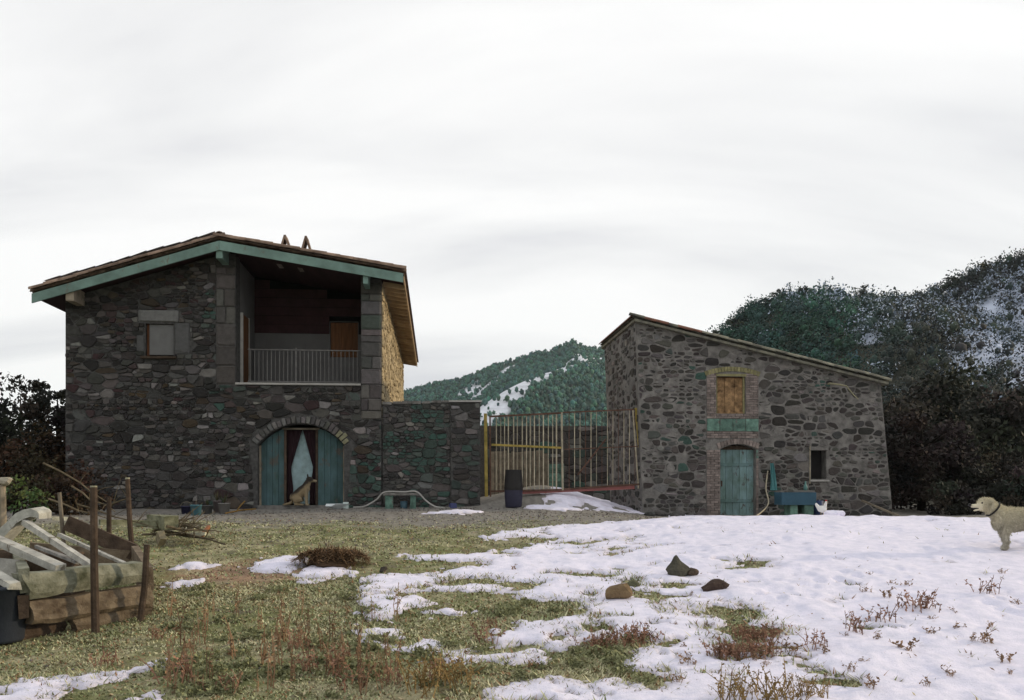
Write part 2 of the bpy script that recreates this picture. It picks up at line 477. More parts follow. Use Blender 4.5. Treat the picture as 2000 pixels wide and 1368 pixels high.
for (p0_, p1_, m__) in (((8.2, 12.3), (2.0, 16.2), 34), ((1.2, 9.2), (6.8, 12.0), 30), ((4.6, 7.6), (7.2, 16.5), 36)):
    for k in range(m__):
        t_ = k / m__; side_ = .07 * (1 if k % 2 else -1)
        fx = p0_[0] + (p1_[0] - p0_[0]) * t_ + side_ + .25 * math.sin(t_ * 7) + rdf.uniform(-.03, .03); fy = p0_[1] + (p1_[1] - p0_[1]) * t_ + side_ + rdf.uniform(-.05, .05)
        depth -= .045 * np.exp(-(((sx - fx) / .055) ** 2 + ((sy - fy) / .07) ** 2) ** 2)
depth = np.where(sdist > 0, np.maximum(depth, .006 + .02 * cc), -.02 + np.maximum(sdist, -.4) * .4)
si = np.arange(sx.size).reshape(sx.shape)
sq = np.stack([si[:-1, :-1], si[:-1, 1:], si[1:, 1:], si[1:, :-1]], -1).reshape(-1, 4)
keep = (sdist.ravel()[sq] > -.05).any(1)
sq = sq[keep][:, ::-1]
used, inv = np.unique(sq, return_inverse=True)
sv = np.stack([sx, sy, sz + depth], -1).reshape(-1, 3)[used]
thin = np.clip(sdist / .22 + .5 * fbm(sx * 9, sy * 9, 3), 0, 1)[..., None]
sc_c = (np.array([.80, .77, .74]) * (1 - thin) + np.ones(3) * thin).reshape(-1, 3)[used]
snow = link('snow', np_mesh('snow', sv, inv.reshape(-1, 4), M['snow'], sc_c, True))
tag(snow, 'patchy old white snow thinning towards the bare grass', 'snow', kind='stuff')
def top_z(x, y):
    """ground or snow surface"""
    z = gz(x, y)
    d = float(snow_field(np.array([x]), np.array([y]))[0])
    return z + (.07 * min(1, d / .2) if d > 0 else 0)

# ------------------------------------------------------------------ masonry
def clip(poly, n, c):
    """keep the side n.p <= c"""
    out = []
    for i in range(len(poly)):
        a, b = poly[i], poly[(i + 1) % len(poly)]
        da, db = n[0] * a[0] + n[1] * a[1] - c, n[0] * b[0] + n[1] * b[1] - c
        if da <= 0: out.append(a)
        if (da < 0 < db) or (db < 0 < da):
            t = da / (da - db); out.append((a[0] + t * (b[0] - a[0]), a[1] + t * (b[1] - a[1])))
    return out
def edges(poly):
    """outward unit normals of a convex polygon (any winding)"""
    A = sum(poly[i][0] * poly[(i + 1) % len(poly)][1] - poly[(i + 1) % len(poly)][0] * poly[i][1] for i in range(len(poly)))
    P = poly if A > 0 else poly[::-1]
    r = []
    for i in range(len(P)):
        a, b = P[i], P[(i + 1) % len(P)]
        dx, dy = b[0] - a[0], b[1] - a[1]; L = math.hypot(dx, dy)
        if L < 1e-6: continue
        n = (dy / L, -dx / L); r.append((n, n[0] * a[0] + n[1] * a[1]))
    return r
def area(p): return abs(sum(p[i][0] * p[(i + 1) % len(p)][1] - p[(i + 1) % len(p)][0] * p[i][1] for i in range(len(p)))) / 2
AN = 1.9
def rubble(outline, holes, row=(.055, .14), wid=(.09, .32), seed=1, big=.03):
    """irregular coursed stones filling the convex outline outside the convex holes"""
    rd = random.Random(seed)
    xs = [p[0] for p in outline]; ys = [p[1] for p in outline]
    pts = []
    y = min(ys) - .2
    while y < max(ys) + .3:
        h = rd.uniform(*row); x = min(xs) - .4 + rd.uniform(0, .3)
        while x < max(xs) + .4:
            w = rd.uniform(*wid) * (.6 + .4 * h / row[1])
            if w > .3 and rd.random() < .28 and h > .17:
                pts.append((x + w / 2, y + h * .25)); pts.append((x + w / 2 + rd.uniform(-.05, .05), y + h * .8))
            else:
                pts.append((x + w / 2, y + h / 2 + rd.uniform(-.25, .25) * h))
            x += w
        y += h
    bigs = [p for p in pts if rd.random() < big]
    kept = []
    for p in pts:
        if p in bigs or all(abs(p[0] - b[0]) > .30 or abs(p[1] - b[1]) > .19 for b in bigs): kept.append(p)
    pts = np.array(kept)
    oe = edges(outline); he = [edges(h) for h in holes]
    cells = []
    for i, (x, y) in enumerate(pts):
        if any(n[0] * x + n[1] * y > c + .05 for n, c in oe): continue
        poly = [(x - .6, y - .45), (x + .6, y - .45), (x + .6, y + .45), (x - .6, y + .45)]
        d2 = (pts[:, 0] - x) ** 2 + (AN * (pts[:, 1] - y)) ** 2
        for j in np.argsort(d2)[1:28]:
            bx, by = pts[j]
            n = (bx - x, (by - y) * AN * AN)
            poly = clip(poly, n, n[0] * (x + bx) / 2 + n[1] * (y + by) / 2)
            if len(poly) < 3: break
        if len(poly) < 3: continue
        for n, c in oe: poly = clip(poly, n, c)
        for es in he:
            if len(poly) < 3: break
            if all(max(n[0] * p[0] + n[1] * p[1] - c for n, c in es) > 0 for p in poly) and max(n[0] * x + n[1] * y - c for n, c in es) > .35: continue
            n, c = max(es, key=lambda e: e[0][0] * x + e[0][1] * y - e[1])
            if n[0] * x + n[1] * y - c < -.06: poly = []; break
            poly = clip(poly, (-n[0], -n[1]), -c)
        if len(poly) >= 3 and area(poly) > .006: cells.append(poly)
    return cells
def stone_geo(poly, gap, proud, rd, back=.05, rough=.012, round_=True):
    """verts and faces of one stone; poly in wall coordinates (u, z); front looks along -v"""
    cx = sum(p[0] for p in poly) / len(poly); cy = sum(p[1] for p in poly) / len(poly)
    es = edges(poly)
    P = poly
    for n, c in es: P = clip(P, n, c - gap / 2)
    if len(P) < 3 or area(P) < .003: return None
    # drop very short edges
    Q = []
    for p in P:
        if not Q or math.hypot(p[0] - Q[-1][0], p[1] - Q[-1][1]) > .03: Q.append(p)
    if len(Q) > 3 and math.hypot(Q[0][0] - Q[-1][0], Q[0][1] - Q[-1][1]) < .03: Q.pop()
    if len(Q) < 3: return None
    if round_:
        k = rd.uniform(*(round_ if isinstance(round_, tuple) else (.10, .20))); R = []
        for i in range(len(Q)):
            a, b = Q[i], Q[(i + 1) % len(Q)]
            R += [(a[0] + k * (b[0] - a[0]), a[1] + k * (b[1] - a[1])), (b[0] + k * (a[0] - b[0]), b[1] + k * (a[1] - b[1]))]
        Q = R
    A = sum(Q[i][0] * Q[(i + 1) % len(Q)][1] - Q[(i + 1) % len(Q)][0] * Q[i][1] for i in range(len(Q)))
    if A < 0: Q = Q[::-1]
    n = len(Q)
    cx = sum(p[0] for p in Q) / n; cy = sum(p[1] for p in Q) / n
    s = .86
    V = [(p[0] - cx, back, p[1] - cy) for p in Q]
    V += [(p[0] - cx, -proud * .35, p[1] - cy) for p in Q]
    V += [((p[0] - cx) * s, -proud + rd.uniform(-rough, rough), (p[1] - cy) * s) for p in Q]
    Fs = []
    for i in range(n):
        j = (i + 1) % n
        Fs.append((i, j, n + j, n + i)); Fs.append((n + i, n + j, 2 * n + j, 2 * n + i))
    Fs.append(tuple(2 * n + i for i in range(n)))
    return V, Fs, (cx, cy)
def lay_stones(cells, parent, pal, gap, proud, seed, name='stone', limit=300, cols=None, mat=None, vplane=0.0, round_=True, ucoord=False):
    """the largest stones as sub-parts of parent, the rest joined"""
    rd = random.Random(seed)
    order = sorted(range(len(cells)), key=lambda i: -area(cells[i]))
    rest = MB(); nrest = 0
    for k, i in enumerate(order):
        g = stone_geo(cells[i], rd.uniform(*gap) if isinstance(gap, tuple) else gap, rd.uniform(*proud), rd, round_=round_)
        if g is None: continue
        V, Fs, (cx, cy) = g
        c = pal(rd, cx, cy) if cols is None else cols[i]
        if k < limit:
            me = bpy.data.meshes.new(name); me.from_pydata(V, [], Fs); set_cols(me, [c] * len(V)); me.materials.append(mat or M['stone'])
            link(name, me, parent, (cx, vplane, cy))
        else:
            b = len(rest.v); rest.v += [(v[0] + cx, v[1] + vplane, v[2] + cy) for v in V]; rest.c += [c] * len(V)
            rest.f += [tuple(b + t for t in f) for f in Fs]; nrest += 1
    if nrest: tag(rest.build('small_stones', mat or M['stone'], parent), kind='stuff')
def wall_panel(name, outer, holes, mat, parent, thick=.5, v0=0.0):
    """flat panel with openings and their reveals; coordinates (u, z)"""
    loops = [[Vector((p[0], p[1], 0)) for p in outer]] + [[Vector((p[0], p[1], 0)) for p in h] for h in holes]
    tris = tessellate_polygon(loops)
    flat = [p for l_ in loops for p in l_]
    V = [(p.x, v0, p.y) for p in flat] + [(p.x, v0 + thick, p.y) for p in flat]
    N = len(flat); Fs = [tuple(t) for t in tris] + [tuple(N + i for i in reversed(t)) for t in tris]
    b = 0
    for l_ in loops:
        n = len(l_)
        for i in range(n):
            Fs.append((b + i, b + (i + 1) % n, N + b + (i + 1) % n, N + b + i))
        b += n
    me = bpy.data.meshes.new(name); me.from_pydata(V, [], Fs); me.update(); me.materials.append(mat)
    import bmesh
    bm = bmesh.new(); bm.from_mesh(me); bmesh.ops.recalc_face_normals(bm, faces=bm.faces); bm.to_mesh(me); bm.free()
    return link(name, me, parent)
def rect(x0, z0, x1, z1): return [(x0, z0), (x1, z0), (x1, z1), (x0, z1)]

def grey(rd, lo, hi, tint=0.045):
    g = lo + (hi - lo) * rd.random() ** 1.5
    return (g * (1 + rd.uniform(0, tint * 3)), g * (1 + rd.uniform(-tint, tint)), g * (1 - rd.uniform(0, tint * 2)))
def blend(a, b, t): return tuple(x + (y - x) * t for x, y in zip(a, b))
def patch(x, z, o, f=.7): return float(fbm(np.array(x * f + o), np.array(z * f - o), 2))
TEAL = (.055, .112, .092)
def pal_left(rd, x, z):
    c = grey(rd, .026, .11)
    t = rd.random()
    if t < .05: return grey(rd, .16, .26)
    if t < .12: c = blend(c, (.085, .06, .035), rd.uniform(.2, .9))
    elif t < .2: c = blend(c, (.06, .033, .035), rd.uniform(.2, .9))
    if x > -4.6 and rd.random() < .22 + 1.2 * patch(x, z, 3.3): c = blend(c, TEAL, rd.uniform(.15, .9))
    return c
def pal_yard(rd, x, z):
    c = grey(rd, .045, .115)
    if rd.random() < .06: return grey(rd, .15, .24)
    if rd.random() < .26 + 1.6 * patch(x, z, 7.7, 1.1): c = blend(c, TEAL, rd.uniform(.15, .9))
    return c
def pal_right(rd, x, z):
    c = grey(rd, .036, .11, .06)
    if rd.random() < .10: return grey(rd, .15, .22)
    if rd.random() < .08 + 1.2 * patch(x, z, 1.7, 1.0) - .05 * x: c = blend(c, TEAL, rd.uniform(.2, .9))
    return c
def pal_block(rd, x, z):
    c = grey(rd, .075, .135)
    if x > -3 and rd.random() < .22: c = blend(c, TEAL, rd.uniform(.1, .7))
    return c

# ------------------------------------------------------------------ left house
house = empty('stone_farmhouse', FL.o, FL.a, 'tall stone farmhouse with teal bargeboards and an open loggia above an arched door', 'house')
hv = FL.hit_v
uL = hv(128, 900)[0]
def hz(px, py, v=0.0): return hv(px, py, v)[1]
FO = -.75                                            # front edge of the roof
rid = hv(428, 471, FO); lev = hv(60, 575, FO); rev = hv(789, 535, FO)
VB = 15.6                                            # depth of the house
def roof_z(u):
    """height of the tile bed at u"""
    if u < rid[0]: return lev[1] + (rid[1] - lev[1]) * (u - lev[0]) / (rid[0] - lev[0])
    return rid[1] + (rev[1] - rid[1]) * (u - rid[0]) / (rev[0] - rid[0])
UND = .10
log_l = hv(460, 700)[0]; log_r = hv(705, 700)[0]; sill = hz(585, 752)
a_l = hv(503, 900)[0]; a_r = hv(672, 900)[0]; a_s = hz(588, 870); a_t = hz(588, 828); d_b = hz(588, 992)
ac = (a_l + a_r) / 2; half = (a_r - a_l) / 2; rise = a_t - a_s; ar = (half * half + rise * rise) / (2 * rise); acz = a_t - ar
th0 = math.asin(half / ar)
arch = [(ac + ar * math.sin(t), acz + ar * math.cos(t)) for t in np.linspace(-th0, th0, 17)]
w_l, w_t = hv(284, 632); w_r, w_b = hv(339, 697)
outer = [(uL, -.5), (a_l, -.5)] + arch + [(a_r, -.5), (0, -.5), (0, roof_z(0) - UND), (log_r, roof_z(log_r) - UND), (log_r, sill), (log_l, sill), (log_l, roof_z(log_l) - UND), (rid[0], rid[1] - UND), (uL, roof_z(uL) - UND)]
wall = wall_panel('front_wall', outer, [rect(w_l, w_b, w_r, w_t)], M['mortar_dark'], house, .55)
hull = [(uL, -.4), (0, -.4), (0, roof_z(0) - UND - .02), (rid[0], rid[1] - UND - .02), (uL, roof_z(uL) - UND - .02)]
VT = .26                                              # voussoir depth
arch_h = [(a_l - .02, -.6)] + [(ac + (ar + VT) * math.sin(t), acz + (ar + VT) * math.cos(t)) for t in np.linspace(-th0, th0, 9)] + [(a_r + .02, -.6)]
QW = 0 - log_r                                         # corner pier width
jamb = .5
lint = (hv(270, 605), hv(349, 630)); jst = (hv(341, 631), hv(371, 692))
win_h = rect(w_l - .02, w_b - .1, w_r + .02, w_t + .02)
holes = [rect(log_l - jamb, sill - .02, log_r + .01, 12), arch_h, rect(-QW, sill - .9, .2, 12),
         win_h, rect(lint[0][0], lint[1][1], lint[1][0], lint[0][1]), rect(jst[0][0], jst[1][1], jst[1][0], jst[0][1])]
cells = rubble(hull, holes, seed=3, big=.035)
lay_stones(cells, wall, pal_left, (.006, .024), (.004, .055), 5, limit=230)
# squared blocks: corner pier, far corner, loggia jamb, arch ring, window surround
def column(x0, x1, z0, z1, seed, hmin=.22, hmax=.42, top=None):
    rd = random.Random(seed); z = z0; out = []
    while z < z1 - .05:
        h = min(rd.uniform(hmin, hmax), z1 - z)
        if z1 - z - h < .12: h = z1 - z
        j = .008
        if rd.random() < .35 and x1 - x0 > .4:
            m = x0 + (x1 - x0) * rd.uniform(.35, .65)
            out += [rect(x0, z, m, z + h), rect(m, z, x1, z + h)]
        else:
            out.append([(x0 + rd.uniform(-j, j), z), (x1, z), (x1, z + h), (x0 + rd.uniform(-j, j), z + h)])
        z += h
    return out
blocks = column(-QW, 0, sill - .9, roof_z(-.3) - UND - .16, 3, .16, .42) + column(log_l - jamb, log_l, sill, roof_z(log_l - jamb) - UND - .3, 5, .3, .6)
lay_stones(blocks, wall, pal_block, .014, (.026, .042), 8, name='dressed_stone', round_=(.04, .09))
ring = []
NV = 22
for k in range(NV):
    t0, t1 = -th0 + 2 * th0 * k / NV, -th0 + 2 * th0 * (k + 1) / NV
    r1 = ar + VT * random.uniform(.72, 1.0)
    ring.append([(ac + ar * math.sin(t0), acz + ar * math.cos(t0)), (ac + ar * math.sin(t1), acz + ar * math.cos(t1)), (ac + r1 * math.sin(t1), acz + r1 * math.cos(t1)), (ac + r1 * math.sin(t0), acz + r1 * math.cos(t0))])
def pal_vous(rd, x, z): return (.26, .25, .16) if rd.random() < .06 else grey(rd, .09, .19)
lay_stones(ring, wall, pal_vous, .02, (.03, .05), 9, name='arch_stone', round_=(.08, .16))
lay_stones([rect(lint[0][0], lint[1][1], lint[1][0], lint[0][1]), rect(jst[0][0], jst[1][1], jst[1][0], jst[0][1]), rect(w_l - .22, w_b + .1, w_l - .02, w_b + .55)], wall,
           None, .012, (.035, .05), 10, name='window_stone', cols=[(.20, .20, .195), (.11, .11, .11), (.10, .10, .10)], round_=(.03, .06))
# small shuttered window
wn_ = MB(); wn_.box(((w_l + w_r) / 2, .16, (w_b + w_t) / 2), (w_r - w_l, .04, w_t - w_b)).build('window', mk('window_recess', (.05, .04, .035), .9, .2, 4, .2, attr=False), house)
wo = house.children[-1] if False else [c for c in house.children if c.name.startswith('window')][0]
MB().color((.15, .15, .148)).box(((w_l + w_r) / 2 + .03, .10, (w_b + w_t) / 2 + .02), (w_r - w_l - .10, .05, w_t - w_b - .07)).build('shutter', M['paint'], wo)
MB().color((.6, .5, .4)).box((w_l + .045, .105, (w_b + w_t) / 2), (.06, .05, w_t - w_b)).build('frame_post', M['wood_brown'], wo)
MB().box(((w_l + w_r) / 2, -.03, w_b - .035), (w_r - w_l + .18, .2, .06), jit=.006).build('window_sill', M['wood_dark'], wo)
# the other walls
D = MB()
zr0 = roof_z(0) - UND
side = MB(); side.box((-.15, VB / 2 + .28, (zr0 - .5) / 2), (.30, VB - .56, zr0 + .5)); swl = side.build('side_wall', M['side_stone'], house)
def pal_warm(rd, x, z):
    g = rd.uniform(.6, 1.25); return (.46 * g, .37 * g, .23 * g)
rest_ = MB(); rd_ = random.Random(71)
for c_ in rubble(rect(.1, 2.3, VB - .1, zr0 - .02), [], row=(.16, .32), wid=(.25, .7), seed=72, big=0):
    g_ = stone_geo(c_, .03, rd_.uniform(.02, .06), rd_)
    if g_:
        V_, F_, (cx_, cy_) = g_; b0_ = len(rest_.v); k_ = pal_warm(rd_, 0, 0)
        rest_.v += [(-v[1], cx_ + v[0], cy_ + v[2]) for v in V_]; rest_.c += [k_] * len(V_); rest_.f += [tuple(b0_ + t for t in f) for f in F_]
tag(rest_.build('side_stones', M['stone'], swl), kind='stuff')
b_ = MB(); b_.box((uL + .2, VB / 2 + .28, (roof_z(uL) - UND - .5) / 2), (.4, VB - .56, roof_z(uL) - UND + .5)); b_.build('rear_side_wall', M['mortar_dark'], house)
wall_panel('rear_wall', [(uL + .4, -.5), (-.3, -.5), (-.3, roof_z(-.3) - UND), (rid[0], rid[1] - UND), (uL + .4, roof_z(uL + .4) - UND)], [], M['mortar_dark'], house, .4, VB - .41)
# loggia interior
LB = 2.45
lf = MB(); lf.box(((log_l + log_r) / 2 + .1, .55 + (LB - .55) / 2, sill - .12), (log_r - log_l + .6, LB - .55, .2)); lf.build('loggia_floor', M['mortar_dark'], house)
bx0, bz0 = hv(645, 698, LB); bx1, bz1 = hv(699, 630, LB)
zt = lambda u: roof_z(u) - UND - .01
bw = wall_panel('loggia_back_wall', [(log_l - .02, sill - .3), (-.31, sill - .3), (-.31, zt(-.31)), (log_l - .02, zt(log_l))], [rect(bx0, bz0, bx1, bz1)], M['plaster_grey'], house, .3, LB)
MB().box(((bx0 + bx1) / 2, LB + .12, (bz0 + bz1) / 2), (bx1 - bx0, .03, bz1 - bz0)).build('window_shutter', M['wood_brown'], bw)
for k in range(5):
    MB().box((bx0 + (bx1 - bx0) * (k + .5) / 5, LB + .09, (bz0 + bz1) / 2), ((bx1 - bx0) / 5 - .012, .025, bz1 - bz0 - .06)).build('shutter_board', M['wood_brown'], bw)
shade_z = hz(590, 652, LB)  # dark boards added from here up stand in for the ceiling's shadow
n_shade = 9
wall_panel('upper_shade', [(log_l, shade_z), (bx0 - .02, shade_z), (bx0 - .02, bz1 + .02), (bx1 + .02, bz1 + .02), (bx1 + .02, shade_z), (-.32, shade_z), (-.32, zt(-.32)), (log_l, zt(log_l))], [], M['deck_wood_and_shade'], bw, .008, LB - .011)
for k in range(n_shade):
    z0_ = shade_z + k * .26; z1_ = z0_ + .25
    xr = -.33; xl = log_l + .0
    # shade boards stop under the sloping roof
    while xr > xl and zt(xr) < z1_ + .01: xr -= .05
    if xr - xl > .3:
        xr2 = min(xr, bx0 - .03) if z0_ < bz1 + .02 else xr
        MB().box(((xl + xr2) / 2, LB - .02, (z0_ + z1_) / 2), (xr2 - xl, .03, .245), jit=.003).build('shade_board', M['deck_wood_and_shade'], bw)
lw = MB(); lw.box((log_l - .12, .56 + (LB - .57) / 2, (sill + zt(log_l)) / 2 - .2), (.24, LB - .57, zt(log_l) - sill + .3)); lwo = lw.build('loggia_side_wall', M['plaster_grey'], house)
dz1 = FL.hit_u(480, 622, log_l)[1]
MB().box((log_l + .03, 1.0, (sill + dz1) / 2), (.05, .72, dz1 - sill)).build('loggia_door', M['wood_brown'], lwo)
for vv in (.60, 1.40): MB().box((log_l + .035, vv, (sill + dz1) / 2), (.07, .07, dz1 - sill + .05)).build('door_post', M['sill'], lwo)
# sill ledge and railing of the loggia
MB().box(((log_l + log_r) / 2, .18, sill + .015), (log_r - log_l - .01, .5, .05), jit=.004).build('loggia_sill', M['sill'], house)
rail = empty('railing', parent_loc := (0, 0, 0)); rail.parent = house
rx0 = log_l + .25; rz1 = hz(590, 684, .4)
MB().box(((rx0 + log_r) / 2 - .02, .42, rz1), (log_r - rx0, .035, .03)).build('top_rail', M['rail_iron'], rail)
MB().box(((rx0 + log_r) / 2 - .02, .42, sill + .13), (log_r - rx0, .03, .025)).build('bottom_rail', M['rail_iron'], rail)
nb = 27
me_b = MB().box((0, 0, (rz1 - sill - .13) / 2), (.016, .016, rz1 - sill - .13)).mesh('baluster', M['rail_iron'])
for k in range(nb):
    if k == 11: MB().box((rx0 + (log_r - rx0 - .08) * (k + .5) / nb, .42, (rz1 + .06 + sill + .04) / 2), (.035, .035, rz1 + .06 - sill - .04)).build('railing_post', M['rail_iron'], rail)
    else: link('baluster', me_b, rail, (rx0 + (log_r - rx0 - .08) * (k + .5) / nb, .42, sill + .13))
# roof
roof = MB()
def deck(mb, du0, du1, v0, v1, dz0, dz1, left=True, right=True):
    le_u, re_u = lev[0] + du0, rev[0] - du1
    for (ua, ub) in ([(le_u, rid[0])] if left else []) + ([(rid[0], re_u)] if right else []):
        za, zb = roof_z(ua), roof_z(ub)
        P = [(ua, v0, za + dz0), (ub, v0, zb + dz0), (ub, v1, zb + dz0), (ua, v1, za + dz0), (ua, v0, za + dz1), (ub, v0, zb + dz1), (ub, v1, zb + dz1), (ua, v1, za + dz1)]
        b = mb.pts(P)
        for f in ((0, 3, 2, 1), (4, 5, 6, 7), (0, 1, 5, 4), (1, 2, 6, 5), (2, 3, 7, 6), (3, 0, 4, 7)): mb.f.append(tuple(b + i for i in f))
VE = VB + .5
deck(roof, 0, 0, FO + .05, VE, -.045, .0)
roof_o = roof.build('roof', M['deck_wood_and_shade'], house)
m_ = MB(); deck(m_, 0, .04, .6, VE - .05, -.065, -.047, left=False)
m_.v = [(max(v[0], .01), v[1], roof_z(max(v[0], .01)) + (-.065 if i < 4 else -.047)) for i, v in enumerate(m_.v)]
m_.build('soffit_panel', M['wood_soffit'], roof_o)
# bargeboards
for (ua, ub) in ((lev[0] + .02, rid[0] - .004), (rid[0] + .004, rev[0] - .02)):
    m_ = MB(); za, zb = roof_z(ua), roof_z(ub); hh = .225
    P = [(ua, FO, za - hh), (ub, FO, zb - hh), (ub, FO + .045, zb - hh), (ua, FO + .045, za - hh), (ua, FO, za + .01), (ub, FO, zb + .01), (ub, FO + .045, zb + .01), (ua, FO + .045, za + .01)]
    b = m_.pts(P)
    for f in ((0, 3, 2, 1), (4, 5, 6, 7), (0, 1, 5, 4), (1, 2, 6, 5), (2, 3, 7, 6), (3, 0, 4, 7)): m_.f.append(tuple(b + i for i in f))
    m_.build('bargeboard', M['teal_paint'], roof_o)
# purlins showing under the bargeboard, with teal ends
for px, dz, wdt in ((428, 0, .16), (714, 0, .13), (136, 0, .2)):
    u = hv(px, 600, FO + .05)[0]
    zt_ = roof_z(u) - .05
    pm = MB(); pm.box((u, (FO + .06 + 2.2) / 2, zt_ - .19), (wdt, 2.2 - FO - .06, .36)); pm.build('purlin', M['teal_paint'] if px != 136 else M['wood_old'], roof_o)
# soffit boards and rafters of the long right eave
eu0, eu1 = .02, rev[0] - .03
for k in range(30):
    v = .35 + k * (VE - .5) / 30
    m_ = MB(); m_.beam((eu0, v, roof_z(eu0) - .12), (eu1, v, roof_z(eu1) - .12), .09, .12); m_.build('rafter', M['wood_soffit'], roof_o)
m_ = MB(); m_.box((rev[0] - .015, (FO + VE) / 2 + .05, rev[1] - .055), (.03, VE - FO - .12, .15)); m_.build('eave_board', M['wood_soffit'], roof_o)
# tiles: corrugated fields, with the edge tiles singly
def tile_field(ua, ub, v0, v1, per=.23, amp=.055, lift=.08, steps=14):
    nv = int((v1 - v0) / per * 6); V = []; na_ = steps * 2
    us = []
    for s in range(steps):
        us += [(s / steps, .0), ((s + .995) / steps, .022)]
    vv = np.linspace(v0, v1, nv)
    prof = np.abs(np.sin(np.pi * (vv - v0) / per)) * amp
    for (t, dl) in us:
        u = ua + (ub - ua) * t
        for v, p in zip(vv, prof): V.append((u, v, roof_z(u) + lift + p + (.022 - dl)))
    idx = np.arange(len(us) * nv).reshape(len(us), nv)
    Q = np.stack([idx[:-1, :-1], idx[:-1, 1:], idx[1:, 1:], idx[1:, :-1]], -1).reshape(-1, 4)
    return np.array(V), Q
for (ua, ub, st) in ((rid[0], lev[0] - .06, 14), (rid[0], rev[0] + .06, 14)):
    V, Q = tile_field(ua, ub, FO + .02, VE, steps=st)
    tf = link('tile_field', np_mesh('tile_field', V, Q, M['tile'], np.ones((len(V), 3))), roof_o); tag(tf, kind='stuff')
def barrel(L, r, thick=.018, n=6, tap=.85):
    m_ = MB()
    for (rr, flip) in ((r, False), (r - thick, True)):
        a = m_.pts([(rr * math.cos(math.pi * k / n), 0, rr * math.sin(math.pi * k / n)) for k in range(n + 1)])
        b = m_.pts([(rr * tap * math.cos(math.pi * k / n), L, rr * tap * math.sin(math.pi * k / n)) for k in range(n + 1)])
        for k in range(n):
            m_.f.append((a + k, a + k + 1, b + k + 1, b + k) if flip else (a + k + 1, a + k, b + k, b + k + 1))
    N = n + 1
    for k in range(n):
        m_.f.append((k, k + 1, 2 * N + k + 1, 2 * N + k)); m_.f.append((N + k + 1, N + k, 3 * N + k, 3 * N + k + 1))
    return m_
bt = barrel(.46, .095).mesh('roof_tile', M['tile'])
def place_tile(me, p, d, parent, name='roof_tile', roll=0.0):
    d = Vector(d).normalized(); up = Vector((0, 0, 1)); sx = d.cross(up).normalized(); sz = sx.cross(d)
    o = link(name, me, parent); o.matrix_local = Matrix.Translation(p) @ Matrix((sx, d, sz)).transposed().to_4x4() @ Matrix.Rotation(roll, 4, 'Y')
    return o
for (ua, sgn) in ((lev[0] - .05, 1), (rev[0] + .05, -1)):
    n = int(abs(rid[0] - ua) / .36)
    for k in range(n + 1):
        for row in range(2):
            u = ua + sgn * k * (abs(rid[0] - ua) - .3) / n
            d = Vector((sgn * 1.0, 0, (roof_z(u + sgn * .3) - roof_z(u)) / .3)); 
            place_tile(bt, (u, FO + .07 + row * .115 + random.uniform(-.012, .012), roof_z(u) + .085 + .05 * (1 - row) + random.uniform(-.008, .008)), d, roof_o, roll=random.uniform(-.08, .08))
rt_ = barrel(.5, .13).mesh('ridge_tile', M['tile'])
for k in range(40):
    place_tile(rt_, (rid[0], FO + .01 + k * .4, rid[1] + .13 + .015 * (k % 2)), (0, 1, .02), roof_o, 'ridge_tile')
# snow lying on the left slope
V, Q = tile_field(rid[0] - .15, lev[0] + .25, FO + .10, VE - .3, amp=.02, lift=.285, steps=10)
V[:, 2] += .05 * fbm(V[:, 0] * 2, V[:, 1] * 2, 3)
tag(link('roof_snow', np_mesh('roof_snow', V, Q, M['snow'], np.ones((len(V), 3))), roof_o), kind='stuff')
# tent-shaped chimney caps
for px_a, py_a, fl, fr in ((556, 459, (541, 484), (573, 484)), (597, 461, (582, 488), (613, 492))):
    v = .5
    ua, za = hv(px_a, py_a, v); ul, zl = hv(*fl, v); ur, zr = hv(*fr, v)
    zb_ = roof_z((ul + ur) / 2)
    ch = MB(); ch.box(((ul + ur) / 2, v + .2, zb_ + .05), (ur - ul + .02, .42, .16)); cho = ch.build('chimney', M['brick'], roof_o)
    zl = zr = zb_ + .12
    for (u0, z0) in ((ul, zl), (ur, zr)):
        mbb = MB(); dx = Vector((ua - u0, 0, za - z0)); L = dx.length; angy = math.atan2(dx.z, dx.x)
        mbb.box((0, 0, 0), (L, .40, .05)); o = mbb.build('chimney_cap_tile', M['tile'], roof_o, ((u0 + ua) / 2, v + .2, (z0 + za) / 2), (0, -angy, 0))

# arched door
door = empty('arched_door'); door.parent = house
DV = .26
c0 = hv(555, 900, DV)[0]; c1 = hv(621, 900, DV)[0]; db = hz(590, 988, DV); ltz = hz(590, 838, DV)
def arch_z(u):
    t = max(-1, min(1, (u - ac) / ar)); return acz + ar * math.sqrt(max(0, 1 - t * t)) - .03
def leaf_planks(x0, x1, n, nm):
    lf_ = empty(nm); lf_.parent = door
    for k in range(n):
        a, b = x0 + (x1 - x0) * k / n + .004, x0 + (x1 - x0) * (k + 1) / n - .004
        m_ = MB(); za, zb = min(arch_z(a), ltz + .02), min(arch_z(b), ltz + .02)
        P = [(a, DV, db), (b, DV, db), (b, DV + .05, db), (a, DV + .05, db), (a, DV, za), (b, DV, zb), (b, DV + .05, zb), (a, DV + .05, za)]
        q_ = m_.pts(P)
        for f in ((0, 3, 2, 1), (4, 5, 6, 7), (0, 1, 5, 4), (1, 2, 6, 5), (2, 3, 7, 6), (3, 0, 4, 7)): m_.f.append(tuple(q_ + i for i in f))
        m_.build('door_plank', M['teal_door'], door)
    bpy.data.objects.remove(lf_)
leaf_planks(a_l + .04, c0, 4, 'leaf'); leaf_planks(c1, a_r - .04, 4, 'leaf')
for u in (a_l + .02, a_r - .02): MB().box((u, DV + .02, (db + a_s) / 2), (.06, .10, a_s - db)).build('door_jamb', M['wood_old'], door)
